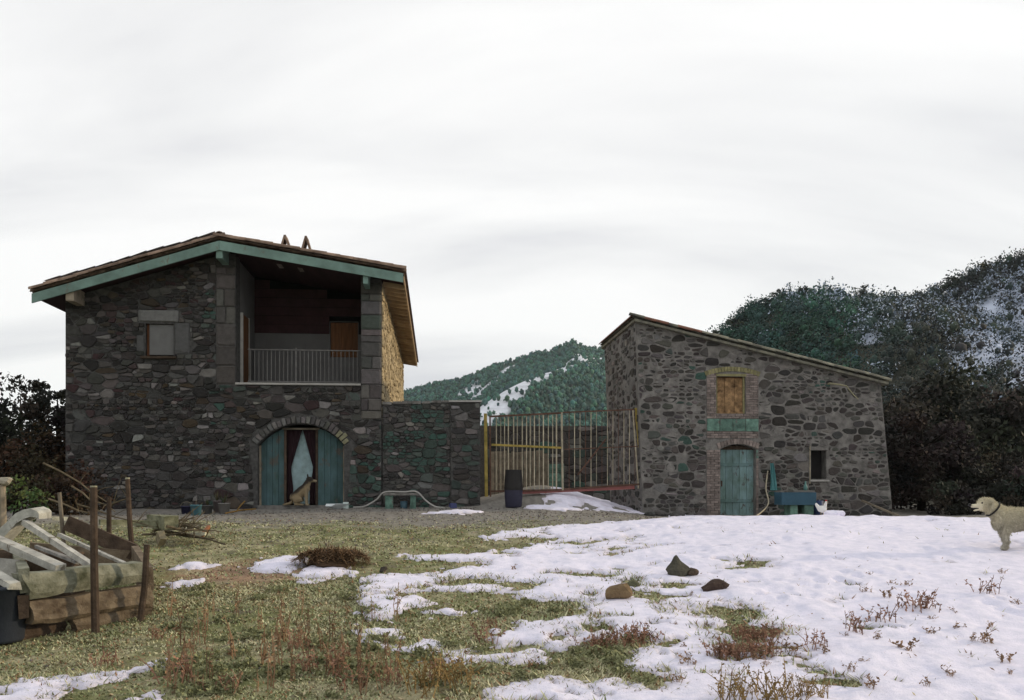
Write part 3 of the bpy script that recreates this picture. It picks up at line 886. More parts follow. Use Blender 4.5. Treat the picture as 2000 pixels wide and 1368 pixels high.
for u in (c0 + .03, c1 - .03): MB().box((u, DV + .02, (db + ltz) / 2), (.06, .09, ltz - db - .01)).build('door_post', M['wood_dark'], door)
MB().box(((c0 + c1) / 2, DV + .015, ltz + .0), (c1 - c0 + .1, .10, .045)).build('door_head', M['wood_old'], door)
MB().box((ac, .30, d_b - .02), (a_r - a_l + .0, .62, .16), jit=.004).build('door_step', M['sill'], door).data.materials[0] = M['mortar_light']
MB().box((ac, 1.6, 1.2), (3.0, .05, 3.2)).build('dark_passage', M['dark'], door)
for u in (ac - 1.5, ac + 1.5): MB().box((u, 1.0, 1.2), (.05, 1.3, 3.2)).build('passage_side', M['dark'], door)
# parted curtains and the pale cloth hung behind them
cx0, cx1 = c0 + .06, c1 - .06
apx = hv(590, 845, DV)[0]; spl = hz(590, 915, DV)
def drape(x_out, x_top, x_mid, x_bot, name, mat, v, nz=14, nu=8):
    V = []; zb_ = db + .05
    for j in range(nz + 1):
        z = ltz - .03 + (zb_ - ltz + .03) * j / nz
        t = (ltz - .03 - z) / (ltz - .03 - spl)
        xi = x_top + (x_mid - x_top) * min(1, t) if t < 1 else x_mid + (x_bot - x_mid) * min(1, (t - 1) * 2)
        for i in range(nu + 1):
            V.append((x_out + (xi - x_out) * i / nu, v + .03 * math.sin(i * 2.3 + j * .15), z))
    idx = np.arange(len(V)).reshape(nz + 1, nu + 1)
    Q = np.stack([idx[:-1, :-1], idx[:-1, 1:], idx[1:, 1:], idx[1:, :-1]], -1).reshape(-1, 4)
    return link(name, np_mesh(name, V, Q, mat, None, True), door)
drape(cx0, apx - .01, cx0 + .10, cx0 + .16, 'curtain', M['curtain'], DV + .10)
drape(cx1, apx + .01, cx1 - .08, cx1 - .18, 'curtain', M['curtain'], DV + .10)
drape(cx0, cx1, cx1, cx1, 'hanging_cloth', M['cloth'], DV + .17)

# ------------------------------------------------------------------ yard wall with end pier
YW = empty('yard_wall', FL.world(0.02, 0, 0), FL.a, 'grey stone yard wall with end pier joining farmhouse corner and gate', 'wall')
FY = Frame(*FL.world(.02, 0, 0), FL.a)
yu = FY.hit_v(938, 880)[0]; yt0 = FY.hit_v(752, 789)[1]; yt1 = FY.hit_v(880, 786)[1]; pu = FY.hit_v(880, 880)[0]; pt = FY.hit_v(910, 782, -.03)[1]
yb = wall_panel('wall_core', [(0, -.5), (pu, -.5), (pu, yt1), (0, yt0)], [], M['mortar_dark'], YW, .5, .06)
lay_stones(rubble([(0.01, -.3), (pu, -.3), (pu, yt1), (0.01, yt0)], [], seed=21), yb, pal_yard, (.008, .024), (.006, .055), 22, vplane=.06)
pb = wall_panel('end_pier', [(pu, -.5), (yu, -.5), (yu, pt - .06), (pu, pt - .06)], [], M['mortar_dark'], YW, .62, .0)
lay_stones(rubble([(pu + .01, -.4), (yu - .01, -.4), (yu - .01, pt - .06), (pu + .01, pt - .06)], [], row=(.09, .22), wid=(.18, .5), seed=25), pb, pal_yard, (.008, .024), (.012, .05), 26)
MB().box(((pu + yu) / 2, .3, pt - .025), (yu - pu + .08, .72, .05), jit=.008).build('coping_slab', M['sill'], YW)
n = 7
for k in range(n):
    a, b = pu * k / n, pu * (k + 1) / n
    MB().box(((a + b) / 2, .32, yt0 + (yt1 - yt0) * (k + .5) / n + .02 + random.uniform(-.012, .012)), (b - a - .012, .58, .07), jit=.012).color((1, 1, 1)).build('cap_stone', M['mortar_light'], YW)

# ------------------------------------------------------------------ right house
barn = empty('stone_outbuilding', FR.o, FR.a, 'low stone outbuilding with single sloping roof, bricked window and weathered teal door', 'outbuilding')
rv = FR.hit_v
tl = rv(1241, 624); tr = rv(1720, 748); br = rv(1747, 1020); bl = (0.0, -.5)
br = (br[0], -.5)
BV = 4.4
wx0, wz0 = rv(1399, 808); wx1, wz1 = rv(1456, 736)
dx0, dz0 = rv(1407, 1012); dx1, dz1 = rv(1476, 878)
dcr = rv(1440, 868)[1]
sx0, sz0 = rv(1584, 936); sx1, sz1 = rv(1614, 880)
dn = [(dx0 + (dx1 - dx0) * t, dz1 + (dcr - dz1) * (1 - (2 * t - 1) ** 2)) for t in np.linspace(0, 1, 9)]
outer = [bl, (dx0, -.5)] + dn + [(dx1, -.5), br, tr, tl]
bwall = wall_panel('front_wall', outer, [rect(wx0, wz0, wx1, wz1), rect(sx0, sz0, sx1, sz1)], M['mortar_light'], barn, .5)
BX0 = rv(1380, 830)[0]; BX1 = rv(1481, 830)[0]; BZ1 = rv(1430, 716)[1]
hullR = [(.02, -.3), (br[0] - .02, -.3), (tr[0] - .01, tr[1] - .05), (tl[0] + .01, tl[1] - .05)]
cellsR = rubble(hullR, [rect(BX0, -.6, BX1, BZ1), rect(sx0 - .04, sz0 - .07, sx1 + .04, sz1 + .09)], row=(.06, .155), wid=(.09, .36), seed=31, big=.05)
rdz = random.Random(5)
zmid = 1.6
upper = [c for c in cellsR if sum(p[1] for p in c) / len(c) > zmid + rdz.uniform(-.6, .6)]
lower = [c for c in cellsR if c not in upper]
lay_stones([c for c in upper if rdz.random() > .1], bwall, pal_right, (.015, .07), (.0, .022), 33, limit=170, round_=(.14, .28))
lay_stones([c for c in lower if rdz.random() > .08], bwall, pal_right, (.012, .055), (.004, .038), 34, limit=120, round_=(.10, .22))
# brickwork between window and door
bricks = []; bcols = []; bmats = []
def brick_rect(x0, z0, x1, z1, course=.068, blen=.22, seed=1):
    rd = random.Random(seed); z = z0; r = 0; out = []
    nC = max(1, round((z1 - z0) / course)); ch_ = (z1 - z0) / nC
    for r in range(nC):
        x = x0 - (blen / 2 if r % 2 else 0)
        while x < x1 - .005:
            a, b = max(x, x0), min(x + blen, x1)
            if b - a > .03: out.append(rect(a, z0 + r * ch_, b, z0 + (r + 1) * ch_))
            x += blen
    return out
brick_n = [0]
def lay_bricks(rects, mat, parent, gap=.012, pr=.02):
    for r in rects:
        (x0, z0), (x1, z1) = r[0], r[2]
        w, h = x1 - x0 - gap, z1 - z0 - gap
        if w < .02 or h < .01: continue
        m_ = MB(); m_.box((0, 0, 0), (w, .09, h), jit=.004)
        m_.build('brick', mat, parent, ((x0 + x1) / 2, .045 - pr - random.uniform(0, .008), (z0 + z1) / 2)); brick_n[0] += 1
tz0 = rv(1430, 843)[1]; tz1 = rv(1430, 818)[1]
lay_bricks(brick_rect(BX0, tz1 + .0, wx0 - .005, BZ1 - .12, seed=2), M['brick'], bwall)
lay_bricks(brick_rect(wx1 + .005, tz1, BX1, BZ1 - .12, seed=3), M['brick'], bwall)
lay_bricks(brick_rect(wx0 - .005, tz1, wx1 + .005, wz0 - .01, seed=4), M['brick'], bwall)
for k in range(4):
    a = BX0 + (BX1 - BX0) * k / 4; lay_bricks([rect(a, tz0, a + (BX1 - BX0) / 4, tz1)], M['brick_teal'], bwall, .02, .03)
lay_bricks(brick_rect(BX0, dcr + .17, BX1, tz0, seed=5), M['brick'], bwall)
lay_bricks(brick_rect(BX0, -.2, dx0 - .01, dz1 - .02, seed=6), M['brick'], bwall)
lay_bricks(brick_rect(dx1 + .01, dz1 - .25, BX1, dz1 - .02, seed=7), M['brick_teal'], bwall)
lay_bricks(brick_rect(dx1 + .005, -.2, BX1, dz1 - .25, seed=7), M['brick'], bwall)
# segmental arches: door head and window head
def seg_arch(x0, x1, z_side, z_mid, t, n, mat):
    for k in range(n):
        f0, f1 = k / n, (k + 1) / n
        pt_ = lambda f, o: (x0 + (x1 - x0) * f + (2 * f - 1) * o * .35, z_side + (z_mid - z_side) * (1 - (2 * f - 1) ** 2) + o)
        m_ = MB(); P = []
        for v in (-.03, .06):
            for (f, o) in ((f0 + .06 / n, .006), (f1 - .06 / n, .006), (f1 - .06 / n, t), (f0 + .06 / n, t)):
                p = pt_(f, o); P.append((p[0], v, p[1]))
        q_ = m_.pts(P)
        for f in ((0, 1, 2, 3), (7, 6, 5, 4), (0, 4, 5, 1), (1, 5, 6, 2), (2, 6, 7, 3), (3, 7, 4, 0)): m_.f.append(tuple(q_ + i for i in f))
        m_.build('arch_brick', mat, bwall)
seg_arch(dx0 - .06, dx1 + .06, dz1 + .0, dcr, .15, 13, M['brick'])
seg_arch(rv(1378, 736)[0], rv(1482, 736)[0], rv(1430, 736)[1], rv(1430, 726)[1], .13, 17, M['brick_yel'])
lay_bricks([rect(wx0 - .02, wz1 - .0, wx1 + .02, wz1 + .07)], M['brick_yel'], bwall, .005, .025)
# boarded window
wb = MB(); wb.box(((wx0 + wx1) / 2, .16, (wz0 + wz1) / 2), (wx1 - wx0, .03, wz1 - wz0)); wbo = wb.build('boarded_window', M['wood_brown'], barn)
for k in range(3):
    a = wx0 + (wx1 - wx0) * k / 3; MB().box((a + (wx1 - wx0) / 6, .125, (wz0 + wz1) / 2 + random.uniform(-.02, .02)), ((wx1 - wx0) / 3 - .012, .03, wz1 - wz0 - .05), jit=.003).build('board', M['wood_board'], wbo)
for u in (wx0 + .025, wx1 - .025): MB().box((u, .09, (wz0 + wz1) / 2), (.05, .06, wz1 - wz0)).build('window_frame', M['brick_yel'], wbo)
MB().box(((wx0 + wx1) / 2, .09, wz0 + .03), (wx1 - wx0 - .1, .06, .06)).build('window_frame', M['wood_board'], wbo)
# plank door
dr = empty('plank_door'); dr.parent = barn
ndp = 5
for k in range(ndp):
    a, b = dx0 + (dx1 - dx0) * k / ndp + .004, dx0 + (dx1 - dx0) * (k + 1) / ndp - .004
    MB().color((2.3, 2.0, 1.9)).box(((a + b) / 2, .2, (dz0 - .1 + dz1) / 2), (b - a, .05, dz1 - dz0 + .1 - .02), jit=.003).build('door_plank', M['teal_door'], dr)
for zf in (.25, .78): MB().color((2.1, 1.9, 1.8)).box(((dx0 + dx1) / 2, .165, dz0 + (dz1 - dz0) * zf), (dx1 - dx0 - .1, .025, .09)).build('door_batten', M['teal_door'], dr)
MB().box(((dx0 + dx1) / 2, .25, dz1 + .03), (dx1 - dx0, .08, .16)).build('door_head', M['wood_dark'], dr)
MB().box((dx0 + .09, .155, dz0 + (dz1 - dz0) * .5), (.03, .03, .16)).build('door_handle', M['metal_rust'], dr)
# slit window
sw = MB(); sw.box(((sx0 + sx1) / 2, .34, (sz0 + sz1) / 2), (sx1 - sx0, .03, sz1 - sz0)); swo = sw.build('slit_window', M['dark'], barn)
MB().box(((sx0 + sx1) / 2, -.01, sz0 - .045), (sx1 - sx0 + .1, .16, .045), jit=.004).build('slit_window_sill', M['sill'], swo)
MB().box(((sx0 + sx1) / 2, .02, sz1 + .045), (sx1 - sx0 + .06, .12, .08), jit=.006).build('slit_window_lintel', M['mortar_light'], swo)
# other walls
m_ = MB(); m_.face((0, .5, -.5), (0, BV, -.5), (tl[0], BV, tl[1]), (tl[0], .5, tl[1]))
m_.face((0, 0, -.5), (0, .5, -.5), (tl[0], .5, tl[1]), (tl[0], 0, tl[1])); m_.v = [(v[0] - .003, v[1], v[2]) for v in m_.v]
bsw = m_.build('side_wall', M['lime_plaster'], barn)
rest_ = MB(); rd_ = random.Random(81)
for c_ in rubble(rect(.05, -.3, BV - .05, tl[1] - .05), [], row=(.12, .28), wid=(.2, .6), seed=82, big=0):
    g_ = stone_geo(c_, rd_.uniform(.03, .09), rd_.uniform(.0, .03), rd_)
    if g_ and rd_.random() > .25:
        V_, F_, (cx_, cy_) = g_; b0_ = len(rest_.v); k_ = pal_right(rd_, 3, cy_)
        rest_.v += [(v[1] + tl[0] * (cy_ + v[2] + .5) / (tl[1] + .5), cx_ + v[0], cy_ + v[2]) for v in V_]; rest_.c += [k_] * len(V_); rest_.f += [tuple(b0_ + t for t in reversed(f)) for f in F_]
tag(rest_.build('side_stones', M['stone'], bsw), kind='stuff')
m_ = MB(); m_.face((br[0], 0, -.5), (br[0], BV, -.5), (tr[0], BV, tr[1]), (tr[0], 0, tr[1])); m_.build('side_wall', M['lime_plaster'], barn)
wall_panel('rear_wall', [(0, -.5), br, tr, tl], [], M['mortar_light'], barn, .3, BV - .3)
# roof
re0 = rv(1236, 619, -.2); re1 = rv(1737, 745, -.2)
def rz_(u): return re0[1] + (re1[1] - re0[1]) * (u - re0[0]) / (re1[0] - re0[0])
V0, V1 = -.2, BV + .3
m_ = MB(); ua, ub = re0[0] + .06, re1[0]
P = [(ua, V0 + .03, rz_(ua) - .09), (ub, V0 + .03, rz_(ub) - .09), (ub, V1, rz_(ub) - .09), (ua, V1, rz_(ua) - .09), (ua, V0 + .03, rz_(ua) - .02), (ub, V0 + .03, rz_(ub) - .02), (ub, V1, rz_(ub) - .02), (ua, V1, rz_(ua) - .02)]
b = m_.pts(P)
for f in ((0, 3, 2, 1), (4, 5, 6, 7), (0, 1, 5, 4), (1, 2, 6, 5), (2, 3, 7, 6), (3, 0, 4, 7)): m_.f.append(tuple(b + i for i in f))
broof = m_.build('roof', M['tile_grey'], barn)
nv = 90; vv = np.linspace(V0, V1, nv); us = np.linspace(ua - .04, ub + .08, 40)
VV = [(u, v, rz_(u) + .0 + .05 * abs(math.sin(math.pi * (v - V0) / .22)) + .012 * (i % 2)) for i, u in enumerate(us) for v in vv]
idx = np.arange(len(VV)).reshape(len(us), nv)
tag(link('tile_field', np_mesh('tile_field', VV, np.stack([idx[:-1, :-1], idx[1:, :-1], idx[1:, 1:], idx[:-1, 1:]], -1).reshape(-1, 4), M['tile_grey'], np.ones((len(VV), 3))), broof), kind='stuff')
bt_g = barrel(.42, .085).mesh('roof_tile', M['tile_grey']); bt_r = barrel(.42, .085).mesh('roof_tile', M['tile_red'])
nt = 22
for k in range(nt):
    u = ub + .06 - k * (ub - ua - .2) / (nt - 1)
    place_tile(bt_g if (k < 15 or k % 3 == 0) else bt_r, (u, V0 + .06 + random.uniform(-.015, .015), rz_(u) + .03 + random.uniform(-.008, .008)), (-1, 0, (re0[1] - re1[1]) / (re1[0] - re0[0]) + .03), broof, roll=random.uniform(-.1, .1))
for k in range(14):
    place_tile(bt_r, (ua - .01, V0 + .05 + k * .34, rz_(ua) + .035), (.0, 1, .015), broof)
# things fixed to the outbuilding
p0 = rv(1618, 750, -.06); p1 = rv(1650, 752, -.25); p2 = rv(1676, 780, -.35)
MB().color((.75, .72, .5)).tube([(p0[0], .05, p0[1]), (p0[0] + .05, -.06, p0[1] + .01), (p1[0] - .12, -.15, p1[1] + .02), (p1[0] + .05, -.24, p1[1] - .03), (p2[0] - .1, -.3, p2[1] + .12), (p2[0], -.35, p2[1])], [.03, .03, .026, .022, .018, .012], 7).build('bent_pipe', M['sill'], barn)
u0, z1_ = rv(1582, 872, -.04); _, z0_ = rv(1582, 945, -.04)
MB().tube([(u0, -.04, z0_), (u0, -.04, z1_)], .014, 6).build('drain_pipe', M['metal_bar'], barn)
for px, py in ((1276, 620), (1296, 624)):
    u, z = rv(px, py, .1)
    o = MB().box((0, 0, 0), (.24, .12, .075), jit=.006).build('roof_brick', M['brick'], None, FR.world(u, .15, rz_(u) + .11), (0, math.radians(14), FR.a + random.uniform(-.2, .2)))
    tag(o, 'loose brick weighing down the outbuilding roof, ' + ('nearer the roof peak' if px == 1276 else 'just below the first brick'), 'brick', 'bricks on the outbuilding roof')

# ------------------------------------------------------------------ gate
FG = Frame(*FL.world(0, .30, .0), FL.a)
g0u = FG.hit_v(950, 900)[0]; g1u = FG.hit_v(1249, 900)[0]; gmu = FG.hit_v(1098, 900)[0]
gate = empty('metal_gate', FG.o, FG.a, 'double leaf gate of thin pale bars between yard wall and outbuilding', 'gate')
gz_ = lambda px, py: FG.hit_v(px, py)[1]
def post(px_t, py_t, px_b, py_b, w, mat):
    a = FG.hit_v(px_t, py_t); b = FG.hit_v(px_b, py_b)
    return MB().beam((b[0], 0, b[1] - .12), (a[0], 0, a[1]), w, w * .8, up=(0, 1, 0)).build('gate_post', mat, gate)
post(948, 808, 950, 962, .085, M['metal_yellow']); post(957, 812, 958, 962, .04, M['metal_rust'])
post(1243, 797, 1257, 946, .10, M['metal_yellow']); post(1236, 800, 1247, 946, .035, M['metal_bar'])
def rail_(pa, pb, h, mat, name, v=0.0, d=.03):
    a = FG.hit_v(*pa); b = FG.hit_v(*pb)
    return MB().beam((a[0], v, a[1]), (b[0], v, b[1]), d, h).build(name, mat, gate)
rail_((957, 814), (1097, 807), .05, M['metal_rust'], 'top_rail'); rail_((1099, 806), (1242, 800), .035, M['metal_rust'], 'top_rail')
rail_((960, 869), (1096, 875), .055, M['metal_yellow'], 'middle_rail', -.02)
rail_((957, 960), (1097, 957), .05, M['metal_rust'], 'bottom_rail'); rail_((1100, 956), (1250, 946), .05, M['metal_rust'], 'bottom_rail')
rail_((1102, 878), (1247, 872), .025, M['metal_rust'], 'middle_rail')
rail_((1128, 928), (1183, 858), .04, M['metal_rust'], 'brace', -.03)
a = FG.hit_v(1097, 806); b = FG.hit_v(1099, 958); MB().beam((b[0], 0, b[1]), (a[0], 0, a[1]), .05, .05, up=(0, 1, 0)).build('meeting_stile', M['metal_bar'], gate)
for k in range(15):
    t = (k + 1) / 16; px = 960 + 136 * t
    a = FG.hit_v(px, 816 - 8 * t); b = FG.hit_v(px + random.uniform(-1.5, 1.5), 958 - 2 * t)
    MB().box((0, 0, (a[1] - b[1]) / 2), (random.choice((.022, .03, .038)), .012, a[1] - b[1])).build('gate_bar', M['metal_bar'], gate, (b[0], .02, b[1]))
for k in range(13):
    t = (k + 1) / 14; px = 1101 + 142 * t
    a = FG.hit_v(px, 806 - 6 * t); b = FG.hit_v(px + 8 * t, 956 - 9 * t)
    MB().box((0, 0, (a[1] - b[1]) / 2), (random.choice((.014, .02)), .012, a[1] - b[1])).build('gate_bar', M['metal_bar' if k % 3 else 'metal_rust'], gate, (b[0], .02, b[1]))
m_ = MB().color((.32, .12, .11)); a = FG.hit_v(1020, 962); b = FG.hit_v(1240, 952)
m_.beam((a[0], .12, a[1]), (b[0], .12, b[1]), .16, .10, jit=.006).build('threshold', M['paint'], gate)

# the yard behind the gate
pA = at(900, 900, 37.0); pB = at(1290, 900, 37.0)
bwl = empty('back_yard_wall', (0, 0, 0), 0, 'grey stone wall at the back of the yard seen through the gate', 'wall')
ztop = at(1000, 832, 37).z
core = MB(); core.box(((pA.x + pB.x) / 2, 37.2, (ztop + .6) / 2), (pB.x - pA.x, .4, ztop - .6)); co = core.build('wall_core', M['mortar_dark'], bwl)
lay_stones(rubble(rect(pA.x + 1.0, .7, pB.x - 1.0, ztop), [], row=(.2, .4), wid=(.3, .8), seed=51, big=.0), co, pal_yard, .03, (.02, .06), 52, vplane=37.0)
fence = empty('plank_fence', (at(1015, 950, 31).x, 31.0, 1.3), 0, 'dark upright plank fence in the yard behind the gate', 'fence')
fz = at(1000, 884, 31).z - 1.3
for k in range(14):
    x = at(962 + k * 8.0, 900, 31).x - fence.location.x
    MB().box((x, random.uniform(-.02, .02), fz / 2 + random.uniform(-.05, .03)), (.125, .03, fz + random.uniform(0, .1)), jit=.005).build('plank', M['wood_old'], fence)
for zf in (.25, .8): MB().box((0, .05, fz * zf), (14 * 8 * 31 / F, .05, .08)).build('cross_rail', M['wood_old'], fence)
gp = at(1087, 925, 30.5)
grd = empty('green_hatch', (gp.x, 30.5, 1.42), 0, 'small green board hatch in yard behind the gate', 'hatch')
for k in range(3): MB().box((0, 0, .17 + k * .32), (.52, .04, .30), jit=.004).build('board', M['brick_teal'], grd)
for x in (-.24, .24): MB().box((x, .05, .48), (.05, .06, 1.0)).build('batten', M['wood_old'], grd)

# barrel standing before the gate
bx_, by_ = at(1003, 970, 22.9).x, 22.9
zb_ = gz(bx_, by_) - .015
brl = empty('barrel', (bx_, by_, zb_), .3, 'dark barrel with a blue lower half standing before the gate', 'barrel')
hB = at(1003, 918, 22.9).z - zb_
MB().color((.035, .034, .06)).lathe([(0.001, 0), (.20, 0), (.215, .03), (.235, hB * .28), (.24, hB * .46)], 20).build('lower_half', M['paint'], brl, smooth=True)
MB().color((.02, .018, .018)).lathe([(.243, hB * .46), (.25, hB * .5), (.245, hB * .56), (.235, hB * .75), (.215, hB * .97), (.22, hB), (.19, hB), (.18, hB * .9), (.001, hB * .9)], 20).build('upper_half', M['paint'], brl, smooth=True)

# ------------------------------------------------------------------ small things along the left house
def hose(name, pts, r, mat, label, cat, c=(1, 1, 1), group=None):
    P = [Vector(p) for p in pts]; out = []
    for i in range(len(P) - 1):
        p0_, p1_, p2_, p3_ = P[max(i - 1, 0)], P[i], P[i + 1], P[min(i + 2, len(P) - 1)]
        for k in range(6):
            t = k / 6
            out.append(.5 * ((2 * p1_) + (-p0_ + p2_) * t + (2 * p0_ - 5 * p1_ + 4 * p2_ - p3_) * t * t + (-p0_ + 3 * p1_ - 3 * p2_ + p3_) * t ** 3))
    out.append(P[-1])
    return tag(MB().color(c).tube(out, r, 6).build(name, mat, None), label, cat, group)
def gpt(px, Y, dz=0.0):
    x = (px - 1000) / F * Y; return Vector((x, Y, gz(x, Y) + dz))
# stone bench
BY = 22.75
b0 = gpt(754, BY); b1 = gpt(812, BY); bw_ = b1.x - b0.x
bench = empty('stone_bench', ((b0.x + b1.x) / 2, BY, min(b0.z, b1.z) - .03), FL.a, 'low stone bench with pale green block legs against yard wall', 'bench')
bh = at(780, 963, BY).z - bench.location.z
for s_, w_ in ((-1, .19), (1, .14)): MB().color((.9, .9, .9)).box((s_ * (bw_ / 2 - w_ / 2), 0, (bh - .07) / 2), (w_, .36, bh - .07), jit=.012).build('leg', M['brick_teal'], bench)
MB().box((0, 0, bh - .033), (bw_ + .12, .44, .065), jit=.012).build('seat_slab', M['mortar_light'], bench)
o = MB().color((.05, .10, .13)).lathe([(.001, 0), (.075, 0), (.085, .02), (.1, .22), (.092, .22), (.08, .03), (.001, .03)], 14).build('pot', M['paint'], None, (bench.location.x + .08, BY - .02, bench.location.z + .0), smooth=True)
tag(o, 'small dark blue pot tucked under the stone bench', 'pot')
zt2 = bench.location.z + bh + .02
hose('rope', [gpt(690, 22.5, .03), gpt(712, 22.55, .06), gpt(735, 22.6, .22), Vector((b0.x - .02, BY - .1, zt2)), Vector((b1.x - .3, BY - .1, zt2 + .005)), Vector((b1.x + .03, BY - .1, zt2 + .01)), gpt(832, 22.6, .2), gpt(850, 22.5, .05), gpt(868, 22.4, .03)], .022, M['sill'], 'pale rope draped over the stone bench and down both ends', 'rope')
# white basin
p = gpt(660, 22.0)
ba = empty('broken_basin', p, .15, 'white broken basin lying on the ground right of the arched door', 'basin')
bm_ = MB().color((.62, .66, .68))
N_ = 18
for (r0, z0, r1, z1) in ((.10, .0, .30, .13), (.27, .13, .09, .03)):
    for k in range(N_):
        a0, a1 = 2 * math.pi * k / N_, 2 * math.pi * (k + 1) / N_
        f = lambda r, a, z: (r * math.cos(a) * 1.05, r * math.sin(a) * .7, z * (1.0 if not (2.9 < a % 6.283 < 4.4) else .55))
        bm_.face(f(r0, a0, z0), f(r0, a1, z0), f(r1, a1, z1), f(r1, a0, z1))
for k in range(N_):
    a0, a1 = 2 * math.pi * k / N_, 2 * math.pi * (k + 1) / N_
    bm_.face(f(.30, a0, .13), f(.30, a1, .13), f(.27, a1, .13), f(.27, a0, .13))
bm_.face(*[(.1 * math.cos(2 * math.pi * k / N_) * 1.05, .1 * math.sin(2 * math.pi * k / N_) * .7, .025) for k in range(N_)])
bm_.build('bowl', M['paint'], ba); MB().color((.5, .58, .56)).box((.2, -.03, .09), (.14, .12, .13), jit=.02).build('overflow_block', M['paint'], ba)
# buckets and pots in the shade left of the door
def bucket(px, Y, r, h, c, label, handle=True, plant=None, name='bucket'):
    p = gpt(px, Y, -.01); e_ = empty(name, p, random.uniform(0, 3), label, name, 'pails and pots left of the arched door')
    MB().color(c).lathe([(.001, 0), (r * .8, 0), (r, h), (r * 1.05, h), (r * 1.05, h - .015), (r * .95, h - .015), (r * .76, .02), (.001, .02)], 16).build('pail' if name == 'bucket' else 'body', M['paint'], e_, smooth=True)
    if handle: MB().color((.4, .4, .4)).tube([(r * math.cos(t), 0, h + r * .8 * math.sin(t)) for t in np.linspace(0, math.pi, 9)], .006, 5).build('handle', M['metal_bar'], e_)
    if plant:
        m_ = MB()
        for k in range(26):
            a = random.uniform(0, 6.28); L = random.uniform(.12, plant); t = random.uniform(.1, .7)
            b = Vector((0, 0, h - .02)); q_ = b + Vector((math.cos(a) * L * t, math.sin(a) * L * t, L * (1 - t * .5)))
            s_ = Vector((-math.sin(a), math.cos(a), 0)) * .012
            m_.color((random.uniform(.04, .1), random.uniform(.045, .09), .03)); m_.face(b - s_, b + s_, q_)
        m_.build('withered_plant', M['leaf'], e_)
bucket(383, 20.2, .13, .25, (.10, .24, .30), 'blue bucket with wire handle standing by the wall')
bucket(405, 20.9, .12, .22, (.12, .12, .12), 'dark grey pot between the blue bucket and pale pot', False, .3, 'flower_pot')
bucket(438, 20.9, .14, .26, (.26, .25, .24), 'pale grey pot holding withered stems beside the dark pot', False, .45, 'flower_pot')
bucket(424, 21.3, .10, .30, (.20, .17, .17), 'small slim pot behind the pale grey pot', False, .4, 'flower_pot')
bucket(364, 21.0, .13, .2, (.03, .03, .07), 'dark navy bucket left of the blue bucket', True)
for k, (pa, pb) in enumerate((((440, 20.4), (500, 20.9)), ((462, 21.2), (478, 21.6)))):
    a, b = gpt(pa[0], pa[1], .04), gpt(pb[0], pb[1], .25 if k else .10)
    tag(MB().color((1.2, .9, .4)).tube([a, (a + b) / 2 + Vector((0, 0, .02)), b], .018, 6).build('stick', M['twig'], None), ('yellowish stick lying on ground near the pots' if k == 0 else 'short stick propped by the farmhouse wall behind the pots'), 'stick')
# things by the yard wall foot
o = MB().color((.05, .06, .16)).box((0, 0, .06), (.16, .12, .12), jit=.02).build('blue_box', M['paint'], None, gpt(884, 22.75), (0, 0, .3)); tag(o, 'small blue box at the foot of the yard wall', 'box')

# ------------------------------------------------------------------ things by the right house
def fr_pt(px, v, dz=0.0):
    u = FR.hit_v(px, 950, v)[0]; w = FR.world(u, v, 0); return Vector((w.x, w.y, gz(w.x, w.y) + dz))
WV = -1.1
p = fr_pt(1553, WV); wd = (1592 - 1517) / F * p.y
tr_ = empty('wash_trough', p, FR.a, 'blue wash trough on pale green block legs beside the teal door', 'trough')
th_ = at(1553, 962, p.y).z - p.z
for x, w_ in ((-.12, .2), (.3, .26)): MB().box((x, 0, (th_ - .27) / 2 - .02), (w_, .4, th_ - .27), jit=.01).build('leg', M['brick_teal'], tr_)
bs = MB().color((.04, .10, .15)); L_ = wd * .92
for (x0, x1, y0, y1, z0, z1) in ((-L_/2, L_/2, -.25, -.22, th_-.30, th_), (-L_/2, L_/2, .22, .25, th_-.30, th_), (-L_/2, -L_/2+.03, -.22, .22, th_-.30, th_), (L_/2-.03, L_/2, -.22, .22, th_-.30, th_), (-L_/2, L_/2, -.25, .25, th_-.33, th_-.30)):
    bs.box(((x0+x1)/2, (y0+y1)/2, (z0+z1)/2), (x1-x0, y1-y0, z1-z0), jit=.002)
bs.build('basin', M['paint'], tr_)
MB().color((.16, .16, .15)).box((.16, -.02, th_ + .03), (L_ * .62, .4, .045), jit=.004).build('lid_board', M['paint'], tr_)
o = MB().color((.10, .22, .21)).lathe([(.001, 0), (.05, 0), (.052, .1), (.03, .15), (.015, .24), (.001, .245)], 12).build('bottle', M['paint'], None, p + Vector((.27, -.02, th_ + .055)), smooth=True)
tag(o, 'slim pale green bottle standing on the blue wash trough', 'bottle')
p = fr_pt(1598, -.9)
dm = empty('blue_drum', p, 0, 'small dark blue drum between wash trough and white hen', 'drum')
hD = at(1598, 978, p.y).z - p.z
MB().color((.03, .05, .13)).lathe([(.001, 0), (.13, 0), (.135, .02), (.14, hD * .33), (.147, hD * .35), (.14, hD * .37), (.14, hD * .64), (.147, hD * .66), (.14, hD * .68), (.135, hD - .01), (.12, hD), (.001, hD - .01)], 18).build('body', M['paint'], dm, smooth=True)
MB().color((.04, .05, .10)).lathe([(.03, hD - .01), (.03, hD + .025), (.001, hD + .025)], 10).build('bung', M['paint'], dm)
